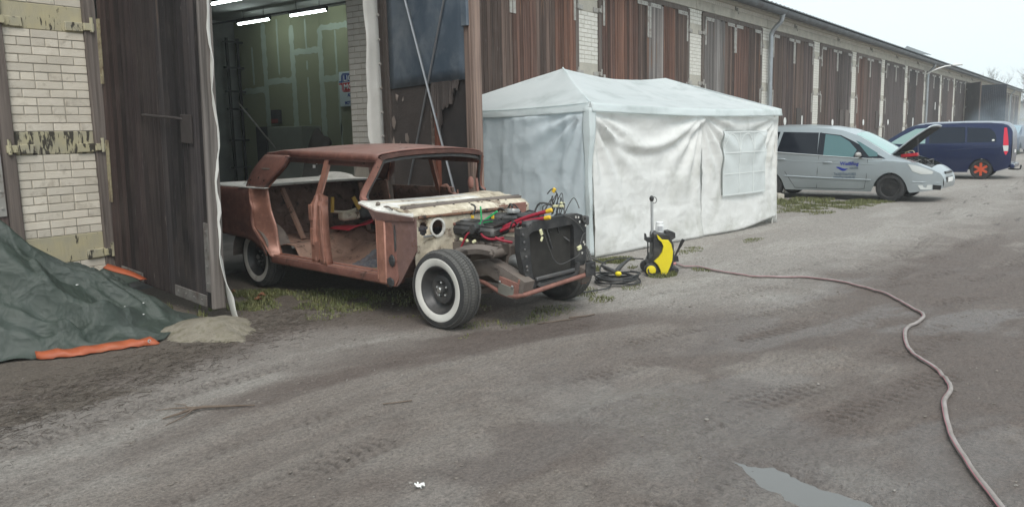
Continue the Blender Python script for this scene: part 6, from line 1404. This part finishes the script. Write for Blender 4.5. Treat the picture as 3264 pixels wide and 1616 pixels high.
# ================================================================== INSIDE THE OPEN GARAGE
PX = 13.2
M_gyp = mat('green_plasterboard', (.26, .275, .175), (.23, .25, .16), 1.2, .9)
M_fil = mat('pale_joint_filler', (.40, .46, .38), (.34, .40, .33), 3, .95)
pw_ = MB(); pw_.box((PX + .12, 5.3, 2.25), (.18, 10.2, 4.62)); part = pw_.build('partition_wall', M_mortar, BLD)
YJ = [3.9, 4.95, 5.99, 7.05, 8.09, 9.19, 10.4]; ZJ = [4.13, 2.95, 3.64, 2.99, 2.80, 2.8]
ZJ = [3.4, 4.13, 2.95, 3.64, 2.99, 2.80]
for i in range(len(YJ) - 1):
    y0, y1 = YJ[i], YJ[i + 1]; zs = [.05, ZJ[i], 4.58] if i != 2 else [.05, 2.95, 4.13, 4.58]
    for j in range(len(zs) - 1):
        m = MB(); m.box((PX + .022, (y0 + y1) / 2, (zs[j] + zs[j + 1]) / 2), (.020, y1 - y0 - .006, zs[j + 1] - zs[j] - .006)); m.build('plasterboard', M_gyp, part)
def filler(p, q, w, seed):
    rr = random.Random(seed); p = Vector(p); q = Vector(q); d = (q - p); n_ = max(4, int(d.length / .08)); side = Vector((0, d.z, -d.y)).normalized(); vs = []
    for k in range(n_ + 1):
        c = p.lerp(q, k / n_); a = w * rr.uniform(.7, 1.25); b = w * rr.uniform(.7, 1.25)
        if k in (0, n_): a *= .6; b *= .6
        vs += [c + side * a, c - side * b]
    m_ = MB(); m_.add(vs, [(2 * k, 2 * k + 1, 2 * k + 3, 2 * k + 2) for k in range(n_)]); m_.build('joint_filler', M_fil, part, None, .003)
xf = PX + .009
for k, y in enumerate((9.19, 8.09, 7.05, 5.99)): filler((xf, y, .3), (xf, y, 4.45 - .15 * k), .085, k)
for k, (y, z0, z1) in enumerate(((9.69, 2.95, 3.9), (8.64, 3.15, 4.5), (7.56, 3.66, 4.4), (7.56, 3.2, 3.42), (7.56, 1.9, 3.02), (6.51, 2.95, 4.05), (6.47, 1.6, 2.9), (6.45, 1.2, 1.9))): filler((xf, y, z0), (xf, y, z1), .032, 20 + k)
for k, (y0, y1, z) in enumerate(((10.2, 9.19, 2.80), (9.19, 8.09, 2.99), (8.09, 7.05, 3.64), (7.05, 5.99, 2.95), (7.05, 5.99, 4.13))): filler((xf - .001, y0, z), (xf - .001, y1, z), .075, 40 + k)
# enamel sign
SG = thing('wall_sign', 'white advertising sign with blue and red logo on plasterboard wall', 'sign', (PX - .03, 6.40, 2.27), R(-90))
m = MB(); m.box((.475, 0, .40), (.95, .03, .80), None, .008); m.build('sign_panel', plain('sign_white', (.52, .60, .62), .35), SG)
M_sb = plain('sign_blue', (.012, .05, .26), .4); M_sr = plain('sign_red', (.50, .03, .04), .4); M_sw = plain('sign_white_letter', (.70, .74, .75), .4)
def plate(name, pts, mt, e): m_ = MB(); m_.add([(x, -.016 - e, z) for x, z in pts], [tuple(range(len(pts)))]); return m_.build(name, mt, SG)
plate('blue_field', [(.0, .555), (.0, .585), (.07, .585), (.085, .60), (.085, .70), (.11, .745), (.15, .76), (.92, .76), (.92, .565), (.13, .565), (.11, .548), (.05, .548)], M_sb, .001)
plate('red_field', [(.0, .535), (.0, .505), (.06, .505), (.095, .49), (.095, .38), (.12, .345), (.16, .33), (.92, .33), (.92, .545), (.13, .545)], M_sr, .001)
for z0, z1, nm in ((.575, .735, 'letter_outline'), (.355, .535, 'letter_outline')):
    m = MB()
    for a, b in (((.13, z0), (.13, z1)), ((.13, z1 if nm and z0 > .5 else z0), (.9, z1 if z0 > .5 else z0))): m.beam((a[0], -.019, a[1]), (b[0], -.019, b[1]), .012, .004)
    m.build(nm, M_sw, SG)
text_obj('sign_lettering', 'LIQUI', .185, M_sw, SG, (.155, -.020, .585), (R(90), 0, 0), .001, .004, 1.15)
text_obj('sign_lettering', 'MOLY', .185, M_sw, SG, (.155, -.020, .39), (R(90), 0, 0), .001, .004, 1.10)
for tx, z in (('ADDITIVE', .225), ('UND', .135), ('MOTORENÖLE', .045)): text_obj('sign_lettering', tx, .105, M_sb, SG, (.475, -.018, z), (R(90), 0, 0), .001, .004, .85, 'CENTER')
# tubes
M_tube = emis('fluorescent_tube', (.88, 1.0, .97), 22.0)
for k, (p, q, lb) in enumerate((((12.22, 8.80, 4.30), (12.22, 7.62, 4.30), 'lit fluorescent tube lamp deepest in the garage near the shelves'), ((12.22, 6.84, 4.30), (12.22, 5.66, 4.30), 'lit fluorescent tube lamp in front of the taped plasterboard'), ((10.10, 6.68, 4.30), (10.10, 5.58, 4.30), 'lit fluorescent tube lamp cut off by the top picture edge'))):
    t = thing('tube_lamp', lb, 'lamp', (0, 0, 0), 0, 'fluorescent lamps in the garage'); m = MB(); m.tube([p, q], .024, 10); m.build('tube', M_tube, t)
    m = MB(); pv = Vector(p); qv = Vector(q); m.box(((pv + qv) / 2 + Vector((0, 0, .055))), (.07, abs(p[1] - q[1]) + .10, .05), None, .008); m.box(pv + Vector((0, .03, .02)), (.05, .03, .07)); m.box(qv + Vector((0, -.03, .02)), (.05, .03, .07)); m.build('housing', M_blk, t); m = MB(); m.tube([pv + Vector((0, -.2, .08)), pv + Vector((0, -.2, .29))], .008, 5); m.tube([qv + Vector((0, .2, .08)), qv + Vector((0, .2, .29))], .008, 5); m.parts('hanger', M_blk, t)
m = MB(); m.box((12.22, 6.5, 4.40), (.04, 7.5, .035)); m.build('cable_tray', M_blk, BLD)
# dark rack, ladder, heap at the back
RK = thing('steel_rack', 'dark tall rack with rungs standing in the back corner', 'rack', (12.8, 10.1, .04)); M_rk = mat('dark_painted_steel', (.03, .033, .035), (.05, .05, .05), 6, .6)
for x in (-.05, .27):
    m = MB(); m.box((x, 0, 2.05), (.06, .06, 4.1)); m.build('upright', M_rk, RK)
for z in (.8, 1.5, 2.3, 2.75, 3.35, 4.0):
    m = MB(); m.box((.13, -.02, z), (.62, .05, .05)); m.build('rung', M_rk, RK)
SHF = thing('shelf_unit', 'dark cluttered shelf in the back of the garage', 'shelf', (10.6, 9.9, .04))
for x in (-1.2, 0, 1.2):
    m = MB(); m.box((x, 0, 1.25), (.06, .5, 2.5)); m.build('upright', M_rk, SHF)
for z in (.4, 1.0, 1.6, 2.2):
    m = MB(); m.box((0, 0, z), (2.5, .5, .04)); m.build('board', M_rk, SHF)
rr = random.Random(8); cols = [(.20, .17, .12), (.10, .10, .10), (.22, .22, .2), (.06, .07, .08), (.16, .05, .04), (.08, .12, .12), (.32, .31, .28)]
BXM = [mat('stored_box_%d' % i, c, None, 4, .8) for i, c in enumerate(cols)]
desc = ['brown', 'black', 'grey', 'dark', 'red', 'teal', 'pale']
k = 0
for (x0, x1, y, z) in ((9.5, 11.7, 9.9, .46), (9.5, 11.7, 9.9, 1.06), (9.5, 11.7, 9.9, 1.66), (9.5, 11.7, 9.9, 2.26), (8.6, 9.3, 8.6, .04), (9.8, 12.4, 8.4, .04)):
    x = x0; row = ['lowest shelf', 'second shelf', 'third shelf', 'top shelf', 'floor by the shelf', 'floor before the rack'][k]; k += 1; j = 0
    while x < x1:
        w = rr.uniform(.18, .45); h_ = rr.uniform(.12, .42) * (1.6 if z < .1 else 1); ci = rr.randrange(7); m = MB(); m.box((x + w / 2, y + rr.uniform(-.1, .05), z + h_ / 2), (w * .92, rr.uniform(.25, .4), h_), (0, 0, rr.uniform(-.2, .2)), .008); j += 1
        m.box((x + w / 2, y, z + h_ + .012), (w * .8, .22, .024), (0, 0, rr.uniform(-.1, .1)), .004)
        tag(m.build('stored_box', BXM[ci], None), '%s stored box number %d from the left on the %s' % (desc[ci], j, row) if False else '%s box, %s from the left on the dim %s' % (desc[ci], ['first', 'second', 'third', 'fourth', 'fifth', 'sixth', 'seventh', 'eighth', 'ninth', 'tenth', 'eleventh', 'twelfth'][j - 1], row), 'box', 'boxes stored in the garage'); x += w + rr.uniform(.02, .25)
m = MB(); m.tube([(11.9, 8.6, 2.45), (12.75, 8.0, 1.0)], .02, 6); tag(m.build('leaning_pole', M_iron, None), 'thin pale pole leaning against the stored junk', 'pole')
CB = thing('control_box', 'dark wall box with red front on the plasterboard', 'box', (PX - .06, 8.78, 1.94)); m = MB(); m.box((0, 0, .17), (.12, .30, .34), None, .01); m.build('case', M_rk, CB); m = MB(); m.box((-.064, 0, .06), (.008, .26, .10)); m.build('red_front', plain('dull_red', (.22, .03, .025), .6), CB)
m = MB(); m.box((PX - .30, 8.80, .95), (.5, .40, 1.82), None, .01); tag(m.build('tool_cabinet', M_rk, None), 'tall black cabinet standing against the plasterboard wall', 'cabinet')
m = MB(); m.box((PX - .35, 7.75, .95), (.6, 1.30, 1.78), None, .012); o = m.build('white_cabinet', mat('dirty_white_panel', (.30, .325, .27), (.25, .27, .22), 2, .7), None); tag(o, 'large pale panel cabinet behind the sedan roof', 'cabinet')
m = MB(); m.grid(lambda u, v: (PX - .30 - .5 * v, lerp(7.05, 6.45, u), 1.75 - 1.2 * v ** 1.4 - .35 * u * u + .05 * math.sin(u * 9)), 12, 10); o = m.build('grey_cover', M_felt, None, 60, .01); tag(o, 'dark grey cover draped over something beside the pale cabinet', 'cover')
COLM = MB(); COLM.box((8.0, 5.6, 2.3), (.36, .36, 4.5)); COLM.build('inner_pillar', M_brick, BLD)

# ================================================================== FAR END, TREES, AIR
# door leaf standing open far down the row
leaf('door_leaf', (XL(13) - .13, -.05), R(-92), OW, 4.2, .12, [(.035, .042, .060)], False, M_woodd, 1, 0, .12, False, None, 'far dark door leaf standing wide open toward the road')
leaf('door_leaf', (XL(12) + PW + .13, -.05), R(-150), OW, 4.2, .12, [DRK], False, M_woodd, 1, 0, .12, False)
# notices and plates on the closed doors
PLT = [(25.6, 1.75, 'o'), (27.3, 1.72, 's'), (31.0, 1.70, 'o'), (35.6, 1.70, 'o'), (38.6, 1.74, 's'), (40.2, 1.70, 'o'), (46.0, 1.7, 's'), (52.3, 2.6, 's'), (57.6, 1.7, 'o')]
for x, z, kd in PLT:
    m = MB()
    if kd == 'o': m.lathe([(0, -.006), (.12, -.006), (.12, .006), (0, .006)], (x, -.07, z), (0, 1, 0), 18)
    else: m.box((x, -.068, z), (.2, .012, .42), None, .003)
    m.build('door_notice', M_pe, BLD, 40)
for x in (27.0, 32.2, 33.0, 38.0):
    m = MB(); m.box((x, -.065, 1.80), (.50, .03, .75), None, .006); o = m.build('wicket_hatch', M_post, BLD); o.color = (.13, .11, .10, 1)
LP = MB(); LP.tube(catmull([(49.0, -.1, 4.25), (49.0, -.5, 4.45), (49.2, -.9, 4.60), (49.3, -1.2, 4.64)], 6), .035, 8); wlmp = thing('wall_lamp', 'pale lamp arm reaching out below the far gutter', 'lamp'); LP.build('arm', M_pe, wlmp, 50); m = MB(); m.box((49.35, -1.5, 4.66), (.18, .5, .09), (0, 0, .2), .03); m.build('lamp_head', M_pe, wlmp)
m = MB(); m.grid(lambda u, v: (46.0 + 2.2 * u, -.4 + 1.2 * v, 5.08 + .55 * u * v + .1 * u), 6, 4); m.build('lifted_roof_sheet', M_roof, ro, None, .02)
# end buildings
EB = thing('end_building', 'pale low building closing off the yard far away', 'building', (128, -4, 0))
m = MB(); m.box((0, 0, 2.0), (8, 14, 4.0)); m.build('wall', mat('pale_render', (.52, .52, .50), (.45, .45, .43), .6, .9), EB)
m = MB(); m.box((0, 0, 4.15), (8.8, 14.8, .3)); m.build('roof', M_roof, EB)
m = MB(); m.box((-4.03, 0, 1.9), (.05, 14, .35)); m.build('band', M_conc, EB)
# bare trees
M_twig = mat('bare_tree_bark', (.10, .09, .08), (.14, .125, .11), 4, .9)
def bare_tree(x, y, H, seed, label):
    rr = random.Random(seed); t = thing('bare_tree', label, 'tree', (x, y, 0), 0, 'bare trees beyond the yard'); tr_ = MB(); cr = MB()
    def grow(mb, p, d, L_, r, lv):
        n_ = 4; P = [p]; 
        for k in range(n_):
            d = (d + Vector((rr.uniform(-.16, .16), rr.uniform(-.16, .16), rr.uniform(-.02, .10)))).normalized(); P.append(P[-1] + d * L_ / n_)
        mb.tube(P, [lerp(r, r * .55, k / n_) for k in range(n_ + 1)], 5 if lv < 2 else 3)
        if lv >= 5: return
        for k in range(rr.choice((3, 4)) if lv else 7):
            b = P[rr.randrange(1, n_ + 1)] if lv else P[min(n_, 2 + k // 3)]; a = rr.uniform(0, 6.283); e = Vector((math.cos(a), math.sin(a), rr.uniform(.2, 1.1))).normalized()
            grow(cr, b, (d * .55 + e * .75).normalized(), L_ * rr.uniform(.55, .78), max(.012, r * .5), lv + 1)
    grow(tr_, Vector((0, 0, 0)), Vector((0, 0, 1)), H * .42, H * .018, 0)
    tr_.build('trunk', M_twig, t); cr.build('crown', M_twig, t)
bare_tree(139, 6.2, 10.5, 3, 'bare leafless tree standing alone beyond the far roof end')
bare_tree(150, 1.5, 10.0, 8, 'bare leafless tree cut off by the right picture edge')
# shrub tufts behind the cars
def shrub(x, y, s, label):
    rr = random.Random(int(x * 7)); m_ = MB()
    for _ in range(420):
        a = rr.uniform(0, 6.283); r = s * math.sqrt(rr.random()); px_, py_ = x + r * math.cos(a) * 1.4, y + r * math.sin(a); h_ = s * .9 * (1 - (r / s) ** 2 * .6) * rr.random(); t_ = rr.uniform(0, 6.28); l_ = .06
        m_.add([(px_, py_, h_), (px_ + l_ * math.cos(t_), py_ + l_ * math.sin(t_), h_ + .03), (px_ + l_ * .4 * math.cos(t_ + 1.2), py_ + l_ * .4 * math.sin(t_ + 1.2), h_ + .05)], [(0, 1, 2)])
    for _ in range(30):
        a = rr.uniform(0, 6.28); m_.tube([(x, y, 0), (x + s * math.cos(a), y + s * .7 * math.sin(a), s * rr.uniform(.4, .9))], .006, 3)
    t = thing('shrub', label, 'shrub'); m_.build('foliage', mat('dark_shrub_leaf', (.035, .05, .022), (.06, .07, .035), 8, .8), t)
shrub(24.6, -1.3, .9, 'dark low shrub between the minivan bonnet and the closed doors'); shrub(45.0, -4.4, .5, 'weedy tuft beside the van rear end')
# exhaust smoke behind the van
def volume(name, c, r, dens, col, nz):
    m, n, b = _nodes(name); n.nodes.remove(b); out = n.nodes['Material Output']; pv = N(n, 'VolumePrincipled'); pv.inputs['Color'].default_value = rgb(col); lk(n, pv.outputs[0], out.inputs['Volume'])
    if nz:
        v = coords(n, (1, 1, 1), False); f = noise(n, v, .9, 4, .6); tc = N(n, 'TexCoord'); gr = N(n, 'VectorMath', operation='LENGTH'); mp = N(n, 'Mapping'); mp.inputs['Location'].default_value = (-1, -1, -1); mp.inputs['Scale'].default_value = (2, 2, 2); lk(n, tc.outputs['Generated'], mp.inputs[0]); lk(n, mp.outputs[0], gr.inputs[0])
        fall = ramp(n, gr.outputs['Value'], [(.15, 1), (.95, 0)]); d = math_(n, 'MULTIPLY', math_(n, 'MULTIPLY', ramp(n, f, [(.38, 0), (.62, 1)]), fall), dens); lk(n, d, pv.inputs['Density'])
    else: pv.inputs['Density'].default_value = dens
    return m
mm = MB(); mm.ball((0, 0, 0), (2.2, 1.3, 1.1), 16, 10)
sm = mm.build('exhaust_smoke', volume('blue_exhaust_smoke', None, None, .40, (.70, .84, .95), True), None); sm.location = (30.6, -5.5, 1.35); tag(sm, 'bluish exhaust smoke drifting behind the dark blue van', 'smoke', kind='stuff')
HZ = MB(); HZ.box((150, 0, 8.5), (1110, 1010, 19.0)); hz = HZ.build('haze', volume('morning_haze', None, None, .0016, (.93, .97, .99), False), None); tag(hz, 'thin pale winter haze over the whole yard', 'haze', kind='stuff')
